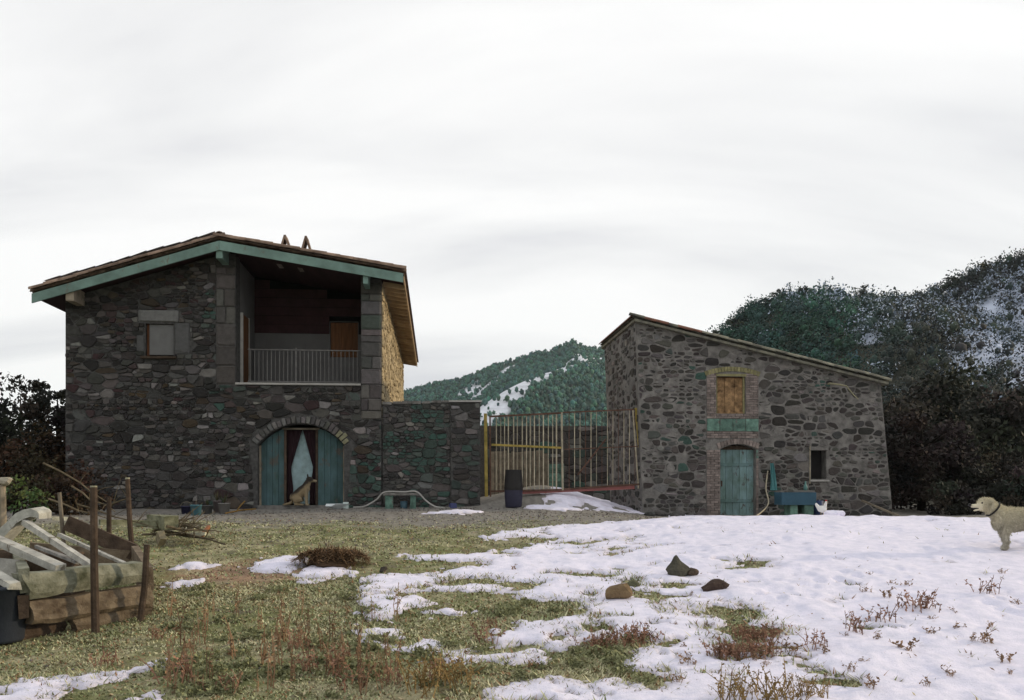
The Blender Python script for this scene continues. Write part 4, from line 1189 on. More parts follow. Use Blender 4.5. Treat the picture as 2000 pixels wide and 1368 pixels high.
# folded cloth hanging on a wall hook, with washbasin shelf
wu, wz = rv(1507, 905, -.06); wu2, wz2 = rv(1511, 958, -.06)
tw = MB().color((.10, .27, .28)); nz, nu = 12, 6
G = [[(wu + (wu2 - wu) * j / nz + (i / nu - .5) * (.10 + .10 * j / nz), -.08 - .03 * math.sin(i * 2.1 + j * .3), wz + (wz2 - wz) * j / nz) for i in range(nu + 1)] for j in range(nz + 1)]
for j in range(nz):
    for i in range(nu): tw.face(G[j][i], G[j][i + 1], G[j + 1][i + 1], G[j + 1][i]); 
tw.v += []
twl = empty('hanging_cloth', FR.world(wu, -.06, wz), FR.a, 'teal folded cloth hanging on the wall right of the teal door', 'cloth')
tw.v = [(a - wu, b + .06, c - wz) for a, b, c in tw.v]
tw.build('cloth', M['paint'], twl); MB().tube([(0, .07, .02), (0, -.02, .02), (0, -.035, .05)], .01, 6).build('hook', M['metal_rust'], twl)
a = fr_pt(1478, -1.0, .02); u1_, z1_ = rv(1496, 955, -.1)
hose('garden_hose', [a + Vector((-.2, -.2, 0)), a, Vector((FR.world(u1_, -.4, 0).x - .05, FR.world(u1_, -.4, 0).y, a.z + .3)), FR.world(u1_, -.1, z1_), FR.world(u1_ + .06, -.08, z1_ + .5)], .018, M['metal_bar'], 'thin grey hose climbing the wall beside the teal door', 'hose')
p = fr_pt(1690, -.6); q_ = FR.world(*rv(1683, 978, -.25)[:1], -.25, rv(1683, 978, -.25)[1]); e_ = fr_pt(1760, -1.3, .0)
tag(MB().beam(e_, q_, .05, .05, jit=.003).build('leaning_pole', M['wood_old'], None), 'grey pole leaning against the far end of the outbuilding wall', 'pole')
# low stones fallen at the foot of the outbuilding
def rock_mesh(sx_, sy_, sz_, c, seed, name='rock', mat=None, n=2, peak=0.0):
    import bmesh
    bm = bmesh.new(); bmesh.ops.create_icosphere(bm, subdivisions=n, radius=1)
    rd = random.Random(seed); dirs = [Vector((rd.gauss(0, 1), rd.gauss(0, 1), rd.gauss(0, 1))).normalized() for _ in range(14)]; cut = [rd.uniform(.5, .86) for _ in range(14)]
    for v in bm.verts:
        d = v.co.normalized(); r = 1.0
        for k, dd in enumerate(dirs):
            t = d.dot(dd)
            if t > cut[k]: r = min(r, cut[k] / t)
        v.co = d * (r + rd.uniform(-.02, .02) + .12 * float(fbm(np.array(d.x * 3.3 + seed), np.array(d.y * 3.3 + d.z * 2.7), 3))); k_ = 1 - peak * max(0, v.co.z) ** .8; v.co.x *= k_; v.co.y *= k_; v.co.z *= 1 + peak * .35; v.co.x *= sx_; v.co.y *= sy_; v.co.z *= sz_
    me = bpy.data.meshes.new(name); bm.to_mesh(me); bm.free(); set_cols(me, [c] * len(me.vertices)); me.materials.append(mat or M['rock'])
    return me
for k, (px, v, s_) in enumerate(((1268, -.9, .16), (1290, -.5, .22), (1325, -.6, .19), (1352, -.45, .15), (1372, -.7, .2))):
    p = fr_pt(px, v)
    tag(link('fallen_stone', rock_mesh(s_ * 1.3, s_, s_ * .75, grey(random, .07, .13), 60 + k), None, p + Vector((0, 0, s_ * .3))), 'dark fallen stone at the foot of the outbuilding wall left of its door', 'stone', 'fallen stones by the outbuilding')

# ------------------------------------------------------------------ timber pen and wood at the left
def gp(px, py):
    x, y = ground_hit(px, py, False); return Vector((x, y, gz(x, y)))
pen = empty('timber_pen', gp(185, 1240), 0, 'rough timber pen of thick mossy planks held by upright posts', 'pen')
PO = pen.location
def ploc(px, py, Y): return at(px, py, Y) - PO
YA, YB = 8.05, 9.3                       # the plank wall runs away from the viewer to the right
def plank_line(px, py): 
    t = (px - 45) / (300 - 45); return at(px, py, YA + (YB - YA) * t) - PO
def thick_plank(l0, l1, r0, r1, th, mat, name='plank', off=0.0):
    """front face corners: left top, left bottom, right top, right bottom (pixels)"""
    m_ = MB(); P = [plank_line(*l0), plank_line(*r0), plank_line(*r1), plank_line(*l1)]
    nrm = (P[1] - P[0]).cross(P[3] - P[0]).normalized()
    if nrm.y < 0: nrm = -nrm
    n = 16; rows = 6; G = []; o_ = random.uniform(0, 50)
    for j in range(rows):
        for i in range(n):
            s, t = i / (n - 1), j / (rows - 1)
            top = P[0].lerp(P[1], s); bot = P[3].lerp(P[2], s)
            p = top.lerp(bot, t) + nrm * (off + .05 * float(fbm(np.array(s * 3 + o_), np.array(t * 5 + o_), 3)) + .03 * abs(2 * t - 1) ** 3)
            p.z += .05 * float(fbm(np.array(s * 5 + o_), np.array(t * .7), 3)); p.x += .06 * float(fbm(np.array(t * 6 + o_), np.array(s), 2)) * (i in (0, n - 1))
            G.append(p)
    m_.pts(G + [g + nrm * th for g in G]); N = n * rows
    ix = lambda i, j, b=0: b * N + j * n + i
    for j in range(rows - 1):
        for i in range(n - 1):
            m_.f.append((ix(i, j), ix(i, j + 1), ix(i + 1, j + 1), ix(i + 1, j))); m_.f.append((ix(i, j, 1), ix(i + 1, j, 1), ix(i + 1, j + 1, 1), ix(i, j + 1, 1)))
    for i in range(n - 1):
        m_.f.append((ix(i, 0), ix(i + 1, 0), ix(i + 1, 0, 1), ix(i, 0, 1))); m_.f.append((ix(i, rows - 1), ix(i, rows - 1, 1), ix(i + 1, rows - 1, 1), ix(i + 1, rows - 1)))
    for j in range(rows - 1):
        m_.f.append((ix(0, j), ix(0, j, 1), ix(0, j + 1, 1), ix(0, j + 1))); m_.f.append((ix(n - 1, j), ix(n - 1, j + 1), ix(n - 1, j + 1, 1), ix(n - 1, j, 1)))
    return m_.build(name, mat, pen)
thick_plank((48, 1122), (62, 1172), (282, 1098), (285, 1138), .16, M['wood_moss'])
thick_plank((60, 1178), (66, 1222), (300, 1143), (300, 1186), .12, M['wood_rot'])
thick_plank((150, 1206), (150, 1246), (302, 1182), (296, 1226), .10, M['wood_rot'], off=.02)
thick_plank((52, 1225), (58, 1262), (152, 1214), (150, 1250), .06, M['wood_dark'], off=.16)
# rear and end walls of the pen
def wl_(px0, py0, Y0, px1, py1, Y1, h, w, mat, name='plank'):
    return MB().beam(at(px0, py0, Y0) - PO, at(px1, py1, Y1) - PO, w, h, jit=.012).build(name, mat, pen)
wl_(292, 1130, 9.35, 262, 1082, 11.8, .24, .08, M['wood_rot']); wl_(292, 1165, 9.35, 262, 1100, 11.8, .2, .08, M['wood_rot'])
wl_(130, 1022, 11.6, 262, 1078, 11.7, .2, .07, M['wood_dark']); wl_(60, 1075, 11.4, 262, 1092, 11.7, .22, .07, M['wood_rot'])
wl_(46, 1135, 8.1, 28, 1085, 11.0, .22, .08, M['wood_moss']); wl_(46, 1185, 8.1, 28, 1120, 11.0, .22, .08, M['wood_dark'])
def pole(pt, pb, Y, r, mat, parent, name='post', tip=None, base=None):
    a = at(*pt, Y); b = at(*pb, Y); b.z = min(b.z, gz(b.x, b.y)) - .05
    a -= base; b -= base
    mid = (a + b) / 2 + Vector((random.uniform(-.015, .015), random.uniform(-.015, .015), 0))
    m_ = MB().tube([b, b.lerp(mid, .5), mid, mid.lerp(a, .5), a], [r * 1.1, r * 1.06, r, r * .96, r * .92], 8)
    o = m_.build(name, mat, parent)
    return o
pole((183, 952), (187, 1240), 8.55, .038, M['wood_dark'], pen, base=PO)
pole((287, 1064), (272, 1222), 9.0, .034, M['wood_dark'], pen, base=PO)
pole((249, 936), (262, 1095), 11.9, .036, M['wood_dark'], pen, base=PO)
pole((213, 972), (212, 1080), 11.7, .034, M['wood_dark'], pen, base=PO)
pole((116, 962), (130, 1050), 11.6, .028, M['wood_old'], pen, base=PO)
for (px, py, Y, r) in ((183, 951, 8.55, .037), (249, 935, 11.9, .035)):
    MB().color((.75, .75, .6)).tube([at(px, py + 2, Y) - PO, at(px, py - 2 , Y) - PO], [r * .95, r * .9], 8).build('sawn_top', M['wood_pale'], pen)
# pale beams leaning into the pen
def beam_thing(a, Ya, b, Yb, w, h, label, mat='wood_pale', name='timber_beam', c=(1, 1, 1)):
    A, B = at(*a, Ya), at(*b, Yb)
    tag(MB().color(c).beam(A, B, w * .85, h * .85, jit=.010).build(name, M[mat], None), label, 'beam', 'pale beams leaning on the timber pen')
beam_thing((35, 1012), 10.4, (188, 1112), 8.9, .07, .075, 'longest pale square beam, sloping across the pen to its tall post')
beam_thing((-40, 1040), 9.6, (118, 1112), 8.45, .13, .10, 'broad pale beam below the longest one, resting on the mossy plank')
beam_thing((116, 1044), 11.3, (258, 1108), 9.4, .05, .04, 'thin pale lath behind the tall post of the pen')
beam_thing((-30, 1110), 8.5, (30, 1146), 8.0, .12, .07, 'short pale beam end by the dark tub', c=(.9, .9, .88))
beam_thing((70, 1068), 10.2, (150, 1098), 9.2, .05, .05, 'narrow grey beam lying inside the pen', c=(.75, .75, .8))
# curved pale board (end of an old trough)
m_ = MB().color((.95, .97, .97)); N_ = 10
pts_ = [(-30, 1046), (-5, 1036), (15, 1018), (30, 1003), (45, 996), (60, 994), (72, 999), (76, 1004)]
C0 = at(10, 1040, 10.2)
top = [at(x, y, 10.2) - C0 for x, y in pts_]
for i in range(len(top) - 1):
    a, b = top[i], top[i + 1]; th_i = .17 * (1 - .55 * i / 6); th_j = .17 * (1 - .55 * (i + 1) / 6)
    for s in (0, 1):
        y = s * .28
    q0 = m_.pts([a, b, b + Vector((0, 0, -th_j)), a + Vector((0, 0, -th_i)), a + Vector((0, .28, .02)), b + Vector((0, .28, .02)), b + Vector((0, .28, -th_j)), a + Vector((0, .28, -th_i))])
    for f in ((0, 3, 2, 1), (4, 5, 6, 7), (0, 1, 5, 4), (3, 7, 6, 2)) + (((1, 2, 6, 5),) if i == len(top) - 2 else ()) + (((0, 4, 7, 3),) if i == 0 else ()): m_.f.append(tuple(q0 + k for k in f))
o = m_.build('curved_board', M['wood_pale'], None, C0); tag(o, 'thick pale curved board lying on top of the timber pen', 'board')
o = MB().color((.85, .85, .87)).box((0, 0, 0), (.34, .05, .22), jit=.02).build('pale_slab', M['wood_pale'], None, at(2, 1110, 8.9), (0, .2, .3)); tag(o, 'broken pale slab wedged in the pen beside the short beam', 'slab')
# supports inside the pen so that the loose wood rests on something
for (x, y, Y, w_) in ((20, 1075, 10.3, .5), (110, 1080, 10.0, .5)):
    p = at(x, y, Y); hh = p.z - gz(p.x, p.y)
    tag(MB().box((0, 0, 0), (w_, .3, hh), jit=.02).build('log_stack', M['wood_dark'], None, (p.x, p.y, p.z - hh / 2)), 'dark heap of rotten boards inside the pen, ' + ('under the curved board' if x == 20 else 'under the longest beam'), 'boards')
# tub at the pen's near end
p = gp(10, 1250); p.y -= .1
tb = empty('tub', p, .2, 'dark slate blue plastic tub beside the near end of the pen', 'tub')
MB().color((.035, .042, .058)).lathe([(.001, 0), (.20, 0), (.22, .03), (.25, .50), (.275, .50), (.275, .53), (.24, .53), (.21, .05), (.001, .05)], 22).build('body', M['paint'], tb, smooth=True)
for s in (-1, 1): MB().color((.03, .035, .05)).tube([(s * .27, -.06, .5), (s * .32, -.05, .5), (s * .33, 0, .5), (s * .32, .05, .5), (s * .27, .06, .5)], .013, 6).build('handle', M['paint'], tb)
# mossy gatepost with stone on top at the picture's edge
p = at(3, 1000, 13.0)
zg = gz(p.x, p.y)
ps = empty('fence_post', (p.x, p.y, zg - .02), 0, 'pale fence post topped with a flat stone behind the pen', 'post')
MB().tube([(0, 0, 0), (.01, 0, .5), (0, 0, at(3, 945, 13).z - zg)], [.07, .065, .06], 9).build('shaft', M['wood_old'], ps)
link('cap_stone', rock_mesh(.13, .12, .075, (.42, .38, .30), 91), ps, (.06, 0, at(3, 938, 13).z - zg))

# brushwood: branches one by one
def branch(pa, Ya, pb, Yb, r, label, group='branches of the brushwood heap', kink=.06, twigs=3, name='branch'):
    A, B = at(*pa, Ya), at(*pb, Yb)
    for P_ in (A, B): P_.z = max(P_.z, gz(P_.x, P_.y) + r)
    pts2 = [A.lerp(B, t) + Vector((random.uniform(-kink, kink), random.uniform(-kink, kink), random.uniform(-kink, kink) * .5)) * (0 if t in (0, 1) else 1) for t in (0, .25, .5, .75, 1)]
    m_ = MB().tube(pts2, [r, r * .9, r * .78, r * .62, r * .4], 6)
    for k in range(twigs):
        s = random.choice(pts2[1:4]); d = (B - A).normalized() * .25 + Vector((random.uniform(-.25, .25), random.uniform(-.2, .2), random.uniform(-.02, .3)))
        m_.tube([s, s + d * .5 + Vector((0, 0, .02)), s + d], [r * .4, r * .3, r * .15], 4)
    tag(m_.build(name, M['twig'], None), label, 'branch', group)
branch((300, 1030), 15.3, (440, 1064), 13.6, .028, 'long dark branch reaching out of the heap over the grass', twigs=2)
branch((345, 1044), 14.6, (420, 1052), 14.0, .03, 'short thick branch beside the long dark branch')
for k in range(13):
    x0 = random.uniform(250, 330); y0 = random.uniform(1015, 1045); dx_ = random.uniform(30, 90)
    branch((x0, y0), random.uniform(13.8, 15.2), (x0 + dx_, y0 + random.uniform(-12, 18)), random.uniform(13.6, 14.8), random.uniform(.014, .03), 'bare branch tangled in the brushwood heap behind the pen')
for k, (a, b) in enumerate((((85, 905), (215, 985)), ((140, 950), (225, 1000)), ((95, 975), (215, 1015)), ((215, 990), (250, 965)), ((150, 985), (300, 1030)))):
    branch(a, 13.4 - .1 * k, b, 12.9, .014, 'thin bare branch rising behind the posts of the pen', 'thin branches behind the pen', .05, 3)
# sawn timbers heaped behind the pen
for k, (a, Ya, b, Yb, w_, h_, lab) in enumerate((
    ((195, 1020), 13.6, (345, 1024), 14.4, .12, .10, 'mossy timber baulk lying lengthwise on the wood heap'),
    ((300, 1018), 14.6, (335, 1022), 14.0, .22, .22, 'square mossy timber block at the end of the wood heap'),
    ((312, 1050), 13.9, (317, 1066), 13.8, .10, .16, 'short pale timber stump standing by the wood heap'),
    ((350, 1048), 14.6, (370, 1030), 14.9, .05, .05, 'pale stick tilted at the left of the broken frame'),
    ((365, 1046), 14.5, (402, 1043), 14.5, .07, .06, 'pale plank forming the base of the broken frame'),
    ((395, 1046), 14.5, (408, 1030), 14.8, .05, .07, 'reddish stick tilted at the right of the broken frame'),
    ((100, 1012), 12.6, (150, 1014), 12.8, .2, .05, 'pale board lying flat behind the pen'))):
    A, B = at(*a, Ya), at(*b, Yb)
    zlow = min(gz(A.x, A.y) - A.z, 0); lift = max(0, gz(A.x, A.y) + h_ / 2 - A.z, gz(B.x, B.y) + h_ / 2 - B.z)
    A.z += lift; B.z += lift
    tag(MB().color((1, 1, .85) if k != 5 else (1.2, .6, .4)).beam(A, B, w_, h_, jit=.01).build('timber', M['wood_moss' if k < 2 else 'wood_pale' if k in (3, 4, 6) else 'wood_old'], None), lab, 'timber', 'timbers behind the pen')
# low bank under the heap
# ------------------------------------------------------------------ hills
def grid_hill(name, xs, ys, hfun, mat, colfun):
    X, Y = np.meshgrid(xs, ys); Z = hfun(X, Y)
    idx = np.arange(X.size).reshape(X.shape)
    Q = np.stack([idx[:-1, :-1], idx[:-1, 1:], idx[1:, 1:], idx[1:, :-1]], -1).reshape(-1, 4)
    o = link(name, np_mesh(name, np.stack([X, Y, Z], -1).reshape(-1, 3), Q, mat, colfun(X, Y, Z).reshape(-1, 3), True))
    return tag(o, kind='structure')
M['hill'] = mk('wooded_hill_floor', (1, 1, 1), .97, .3, .12, .6, .5)
# far mountain
MPX = [300, 500, 700, 790, 850, 900, 960, 1040, 1085, 1115, 1150, 1190, 1260, 1350, 1450, 1600, 1900]
MPY = [860, 830, 792, 768, 751, 744, 718, 694, 683, 668, 683, 686, 676, 690, 712, 740, 790]
MY = 900.0
def far_h(x, y):
    t = np.clip((y - 380) / (MY - 380), 0, 1.6)
    px = 1000 + F * x / np.maximum(y, 1) 
    rz = (HZ - np.interp(1000 + F * x / MY, MPX, MPY)) / F * MY + CZ
    prof = np.where(t < 1, t ** 1.25, 1 - .35 * (t - 1))
    spur = 26 * np.exp(-((x - 120 + (MY - y) * .42) / 45) ** 2) * np.clip(t * 2.2, 0, 1) * np.clip(2.2 - 2.2 * t, 0, 1)
    gul = 14 * fbm(x * .009 + 4, y * .006, 3) * np.clip(4 * t * (1 - np.minimum(t, 1)), 0, 1)
    return -16 + (rz + 16) * prof + spur + gul + 3 * fbm(x * .03, y * .03, 3) * np.clip(t, 0, 1)
def snow_far(x, y):
    s1 = np.exp(-((x - 112 + (MY - y) * .42) / 22) ** 2) * ((y > 480) & (y < 830))
    s2 = np.exp(-((x - 5 + (MY - y) * .30) / 9) ** 2) * ((y > 640) & (y < 880)) * .75
    s3 = np.exp(-((x + 40) / 20) ** 2 - ((y - 820) / 50) ** 2) * .8
    return np.maximum(np.maximum(s1, s2), s3) + .7 * fbm(x * .05, y * .03, 3)
def far_col(X, Y, Z):
    s = sstep(.42, .6, snow_far(X, Y)); base = np.array([.035, .06, .04])
    return base * (1 - s[..., None]) + np.array([.72, .74, .80]) * s[..., None]
grid_hill('mountain', np.linspace(-420, 520, 240), np.linspace(370, 1350, 200), far_h, M['hill'], far_col)

# wooded hill behind the outbuilding
HPX = [1150, 1300, 1385, 1430, 1480, 1530, 1580, 1640, 1700, 1750, 1800, 1850, 1900, 1950, 2000, 2100, 2300, 2700]
HPY = [890, 760, 660, 628, 592, 577, 568, 570, 582, 590, 578, 552, 532, 512, 495, 480, 520, 640]
HY = 200.0
def near_h(x, y):
    rz = (HZ - np.interp(1000 + F * x / HY, HPX, HPY)) / F * HY + CZ - 2.0
    t = (y - 42) / (HY - 42)
    prof = np.where(t < 1, np.clip(t, 0, 1) ** .92, 1 - .25 * (t - 1))
    rel = 7 * fbm(x * .03 + 2, y * .022, 3) * np.clip(4 * t * (1 - np.minimum(t, 1)), 0, 1)
    z0 = np.interp(y, GY, GZ)
    return np.where(t <= 0, z0 - .6, -.6 + z0 * (1 - np.clip(t, 0, 1)) + rz * prof + rel)
def snow_near(x, y):
    px = 1000 + F * x / np.maximum(y, 1)
    py = HZ - F * (near_h(x, y) - CZ) / np.maximum(y, 1)
    g = lambda a, b, c, d_, k=1.0: k * np.exp(-((px - a) / c) ** 2 - ((py - b) / d_) ** 2)
    s = np.zeros_like(px)
    for q_ in ((1965, 650, 95, 70, 1.0), (1905, 695, 60, 55, 1.0), (1990, 590, 70, 50, .9), (1990, 740, 40, 40, .8), (1780, 640, 60, 30, .6), (1850, 600, 40, 18, .8), (1670, 600, 60, 16, .85), (1690, 665, 45, 16, .85), (1545, 590, 20, 14, .8), (1890, 870, 30, 50, .7), (1970, 860, 40, 40, .8)): s = np.maximum(s, g(*q_))
    return s + .8 * fbm(x * .14, y * .1, 3)
def near_col(X, Y, Z):
    s = sstep(.42, .6, snow_near(X, Y)); base = np.array([.04, .04, .028])
    return base * (1 - s[..., None]) + np.array([.55, .61, .74]) * s[..., None]  # hillside snow is blue: its shade is put into the colour
grid_hill('hillside', np.linspace(18, 260, 220), np.linspace(40, 330, 220), near_h, M['hill'], near_col)

# ------------------------------------------------------------------ woods
def leaf_cloud(centers, radii, n_each, size, colr, flat=.75):
    """quads scattered through ellipsoid clumps; returns V, Q, C"""
    centers = np.asarray(centers); radii = np.asarray(radii); k = len(centers)
    c = np.repeat(np.arange(k), n_each); m = len(c)
    d = rng.normal(size=(m, 3)); d /= np.linalg.norm(d, axis=1)[:, None]
    r = rng.random(m) ** .38
    P = centers[c] + d * r[:, None] * radii[c] * (.82 + .36 * rng.random(m))[:, None]
    a = rng.normal(size=(m, 3)); a /= np.linalg.norm(a, axis=1)[:, None]
    b = np.cross(a, rng.normal(size=(m, 3))); b /= np.linalg.norm(b, axis=1)[:, None]
    s = np.asarray(size)
    s = (s[c] if s.ndim else s) * (.6 + .8 * rng.random(m))
    V = np.stack([P - a * s[:, None], P + b * s[:, None] * .55, P + a * s[:, None], P - b * s[:, None] * .55], 1).reshape(-1, 3)
    Q = np.arange(m * 4).reshape(m, 4)
    C = colr[c] * (.65 + .7 * rng.random(m))[:, None]
    return V, Q, np.repeat(C, 4, 0)
def cores(cen, rr, colr, k=.8):
    import bmesh
    bm = bmesh.new(); bmesh.ops.create_icosphere(bm, subdivisions=1, radius=1.0)
    v0 = np.array([v.co for v in bm.verts]); f0 = np.array([[v.index for v in f.verts] for f in bm.faces]); bm.free()
    n_ = len(cen)
    V = cen[:, None, :] + v0[None] * rr[:, None, :] * k * (.8 + .4 * rng.random((n_, len(v0), 1)))
    F_ = f0[None] + (np.arange(n_) * len(v0))[:, None, None]
    shade = np.ones(len(v0))
    C = np.repeat(colr, len(v0), 0)
    return V.reshape(-1, 3), F_.reshape(-1, 3), C
def merged(V, Q, C, V2, T2, C2):
    tri = np.concatenate([Q[:, [0, 1, 2]], Q[:, [0, 2, 3]], T2 + len(V)])
    return np.concatenate([V, V2]), tri, np.concatenate([C, C2])
def tree_colors(n, base, var=.3):
    return np.clip(np.asarray(base) * (1 + var * rng.normal(size=(n, 1))) * (1 + .12 * rng.normal(size=(n, 3))), .005, .5)
# far forest
n = 11000
y = rng.uniform(385, 930, n); x = y * rng.uniform(-.18, .14, n); z = far_h(x, y)
s = snow_far(x, y); ok = (s < .48) | (rng.random(n) < .2)
x, y, z = x[ok], y[ok], z[ok]; n = len(x)
h = rng.uniform(2.0, 4.8, n)
cen = np.stack([x, y, z + h * .5], -1); rr = np.stack([h * .48, h * .48, h * .62], -1)
tc_ = tree_colors(n, (.045, .11, .085), .3)
V, Q, C = leaf_cloud(cen, rr, 8, h * .22, tc_)
V, Q, C = merged(V, Q, C, *cores(cen, rr, tc_, .85))
tag(link('mountain_forest', np_mesh('mountain_forest', V, Q, M['leaf'], C, True)), 'dark green forest covering the far mountain between the buildings', 'forest', kind='stuff')
# hillside forest
n = 4600
x = rng.uniform(20, 190, n); y = 46 + 170 * rng.random(n) ** .8; z = near_h(x, y)
s = snow_near(x, y); ok = ((s < .5) | (rng.random(n) < .5)) & (x / y > .16)
x, y, z = x[ok], y[ok], z[ok]; n = len(x)
h = rng.uniform(1.6, 5.2, n) * (1 - .35 * sstep(60, 45, y))
cen = np.stack([x, y, z + h * .5], -1); rr = np.stack([h * .52, h * .52, h * .58], -1)
left_green = sstep(.48, .34, x / y)[:, None]
cb = tree_colors(n, (.038, .046, .042), .3) * (1 - left_green) + tree_colors(n, (.034, .082, .064), .3) * left_green
rr = rr * rng.uniform(.6, 1.25, (n, 3))
V, Q, C = leaf_cloud(cen, rr, 100, np.minimum(h * .075, .06 + y * .0012), cb)
sn_ = np.repeat(np.repeat(sstep(.10, .45, snow_near(x, y)), 100), 4)
flake = np.repeat(rng.random(len(C) // 4) < .4, 4) & (sn_ > rng.random(len(C) // 4).repeat(4) * 1.0)
C = np.where(flake[:, None], np.array([.46, .53, .66]), C)  # snow on the trees, with the same shade blue in its colour
V, Q, C = merged(V, Q, C, *cores(cen, rr * (.3 + .7 * sstep(75, 130, y))[:, None], cb, .34))
tag(link('hillside_forest', np_mesh('hillside_forest', V, Q, M['leaf'], C, True)), 'dense dark scrub forest covering the hillside behind the outbuilding', 'forest', kind='stuff')

def tree(px, py_base, Y, H_, W_, label, cat='tree', name='tree', base=(.03, .035, .02), group=None, leaf=.10, n=1600, clumps=16, z=None, trunk_frac=.25, skew=0.0, dens=1.0, ground=None):
    p = at(px, py_base, Y)
    if ground is not None: p.z = ground
    e_ = empty(name, p, 0, label, cat, group)
    m_ = MB().color((.05, .04, .03)); tips = []
    top = Vector((skew, 0, H_ * .82))
    m_.tube([(0, 0, -.3), (skew * .2, 0, H_ * .3), (skew * .6, .03, H_ * .58), tuple(top)], [W_ * .045 + .02, W_ * .036 + .015, W_ * .022 + .01, .008], 7)
    for k in range(9):
        t = random.uniform(trunk_frac, .8); a = random.uniform(0, 6.28); L = W_ * .5 * (1.1 - .6 * t)
        s_ = Vector((skew * t, 0, H_ * .82 * t)); q_ = s_ + Vector((math.cos(a) * L, math.sin(a) * L, L * random.uniform(.2, .7)))
        m_.tube([s_, s_.lerp(q_, .5) + Vector((0, 0, -.02 * L)), q_], [W_ * .018 + .008, W_ * .012 + .005, .004], 5); tips.append(q_)
    m_.build('trunk', M['twig'], e_)
    cs = []; rs = []
    for k in range(clumps):
        t = random.uniform(trunk_frac, 1.0); a = random.uniform(0, 6.28); R = W_ * .5 * (1 - .55 * max(0, (t - .45) / .55) ** 1.5) * random.uniform(.25, .82)
        if k < len(tips): c_ = tips[k]
        else: c_ = Vector((skew * t + math.cos(a) * R, math.sin(a) * R, H_ * (t * .88 + .03)))
        cs.append(tuple(c_)); q_ = W_ * random.uniform(.13, .24); rs.append((q_, q_, q_ * random.uniform(.6, .95)))
    V, Q, C = leaf_cloud(np.array(cs), np.array(rs), max(8, int(n * dens / clumps)), leaf, tree_colors(clumps, base, .35))
    link('crown', np_mesh('crown', V, Q, M['leaf'], C), e_)
    return e_
def hill_tree(px, py, Hh, Ww, label, **k):
    """a tree standing on the hill's skyline at px"""
    Y = k.pop('Y', HY - 3); x_ = (px - 1000) / F * Y
    return tree(px, 0, Y, Hh, Ww, label, ground=float(near_h(x_, Y)), **k)
SK = 'trees along the hill skyline'
for px, Hh, Ww, lab in ((1402, 4.2, 5.0, 'pale thin tree at the low left end of the hill skyline'), (1436, 4.0, 4.5, 'small round tree where the wooded hill starts rising'), (1505, 4.0, 4.0, 'bushy tree on left shoulder of the domed hill'),
                        (1525, 4.4, 5.0, 'broad tree leaning on left top of the domed hill'), (1572, 4.8, 4.2, 'tallest tree on top of the domed hill'), (1612, 3.4, 1.6, 'first thin sapling on crest of the domed hill'), (1632, 4.2, 1.9, 'middle thin sapling on crest of the domed hill'),
                        (1654, 3.4, 1.6, 'last thin sapling on crest of the domed hill'), (1684, 5.6, 5.2, 'dark umbrella shaped tree on the right end of the dome'), (1772, 5.0, 4.0, 'two-tiered tree in the dip between the two hilltops'), (1798, 4.6, 4.0, 'round tree right of the dip between the hilltops'),
                        (1860, 4.5, 4.6, 'bushy tree halfway up the right hilltop'), (1930, 5.0, 5.0, 'dark tree near the right edge on the high hilltop')):
    hill_tree(px, 0, Hh * .95, Ww * .9, lab, group=SK, leaf=.30, n=420 if Ww > 2 else 150, clumps=11, base=(.05, .055, .04), name='skyline_tree')
# dark evergreens beside the outbuilding
EG = 'dark evergreens beside the outbuilding'
def gtree(px, Y, H_, W_, label, **k):
    x_ = (px - 1000) / F * Y
    return tree(px, 0, Y, H_, W_, label, ground=gz(x_, Y) - .05, **k)
gtree(1800, 27.0, 3.3, 3.0, 'dense dark bush filling the corner beside the outbuilding', group=EG, leaf=.075, n=5200, clumps=34, base=(.022, .015, .014), trunk_frac=.06, name='evergreen_bush', cat='bush')
gtree(1868, 29.5, 2.9, 2.6, 'dark rounded bush right of the densest bush', group=EG, leaf=.08, n=3600, clumps=26, base=(.026, .022, .018), trunk_frac=.06, name='evergreen_bush', cat='bush')
gtree(1765, 33.0, 4.6, 3.4, 'tall dark evergreen rising behind the low roof corner', group=EG, leaf=.10, n=4200, clumps=26, base=(.03, .026, .02), trunk_frac=.1)
gtree(1850, 36.0, 6.0, 4.4, 'tall evergreen behind the dark bushes with bare lower stem', group=EG, leaf=.11, n=4600, clumps=28, base=(.035, .035, .026))
gtree(1935, 32.0, 4.6, 3.6, 'ragged evergreen behind the cream dog', group=EG, leaf=.10, n=3600, clumps=24, base=(.036, .036, .027), trunk_frac=.08)
gtree(2010, 34.0, 5.2, 4.0, 'tall evergreen cut by the right edge above the dog', group=EG, leaf=.11, n=3600, clumps=24, base=(.034, .036, .028), trunk_frac=.08)
gtree(1905, 44.0, 6.5, 5.0, 'large evergreen on the slope above the dog', group=EG, leaf=.13, n=4000, clumps=26, base=(.04, .042, .03))
gtree(1745, 46.0, 7.2, 5.0, 'large evergreen on the slope behind the outbuilding roof', group=EG, leaf=.13, n=4000, clumps=26, base=(.042, .042, .032))
gtree(1660, 50.0, 6.6, 5.0, 'wide evergreen showing just above the outbuilding roof', group=EG, leaf=.14, n=3600, clumps=24, base=(.042, .044, .032))
gtree(1560, 54.0, 7.4, 5.4, 'green evergreen above the middle of outbuilding roof', group=EG, leaf=.15, n=3200, clumps=24, base=(.04, .06, .042))
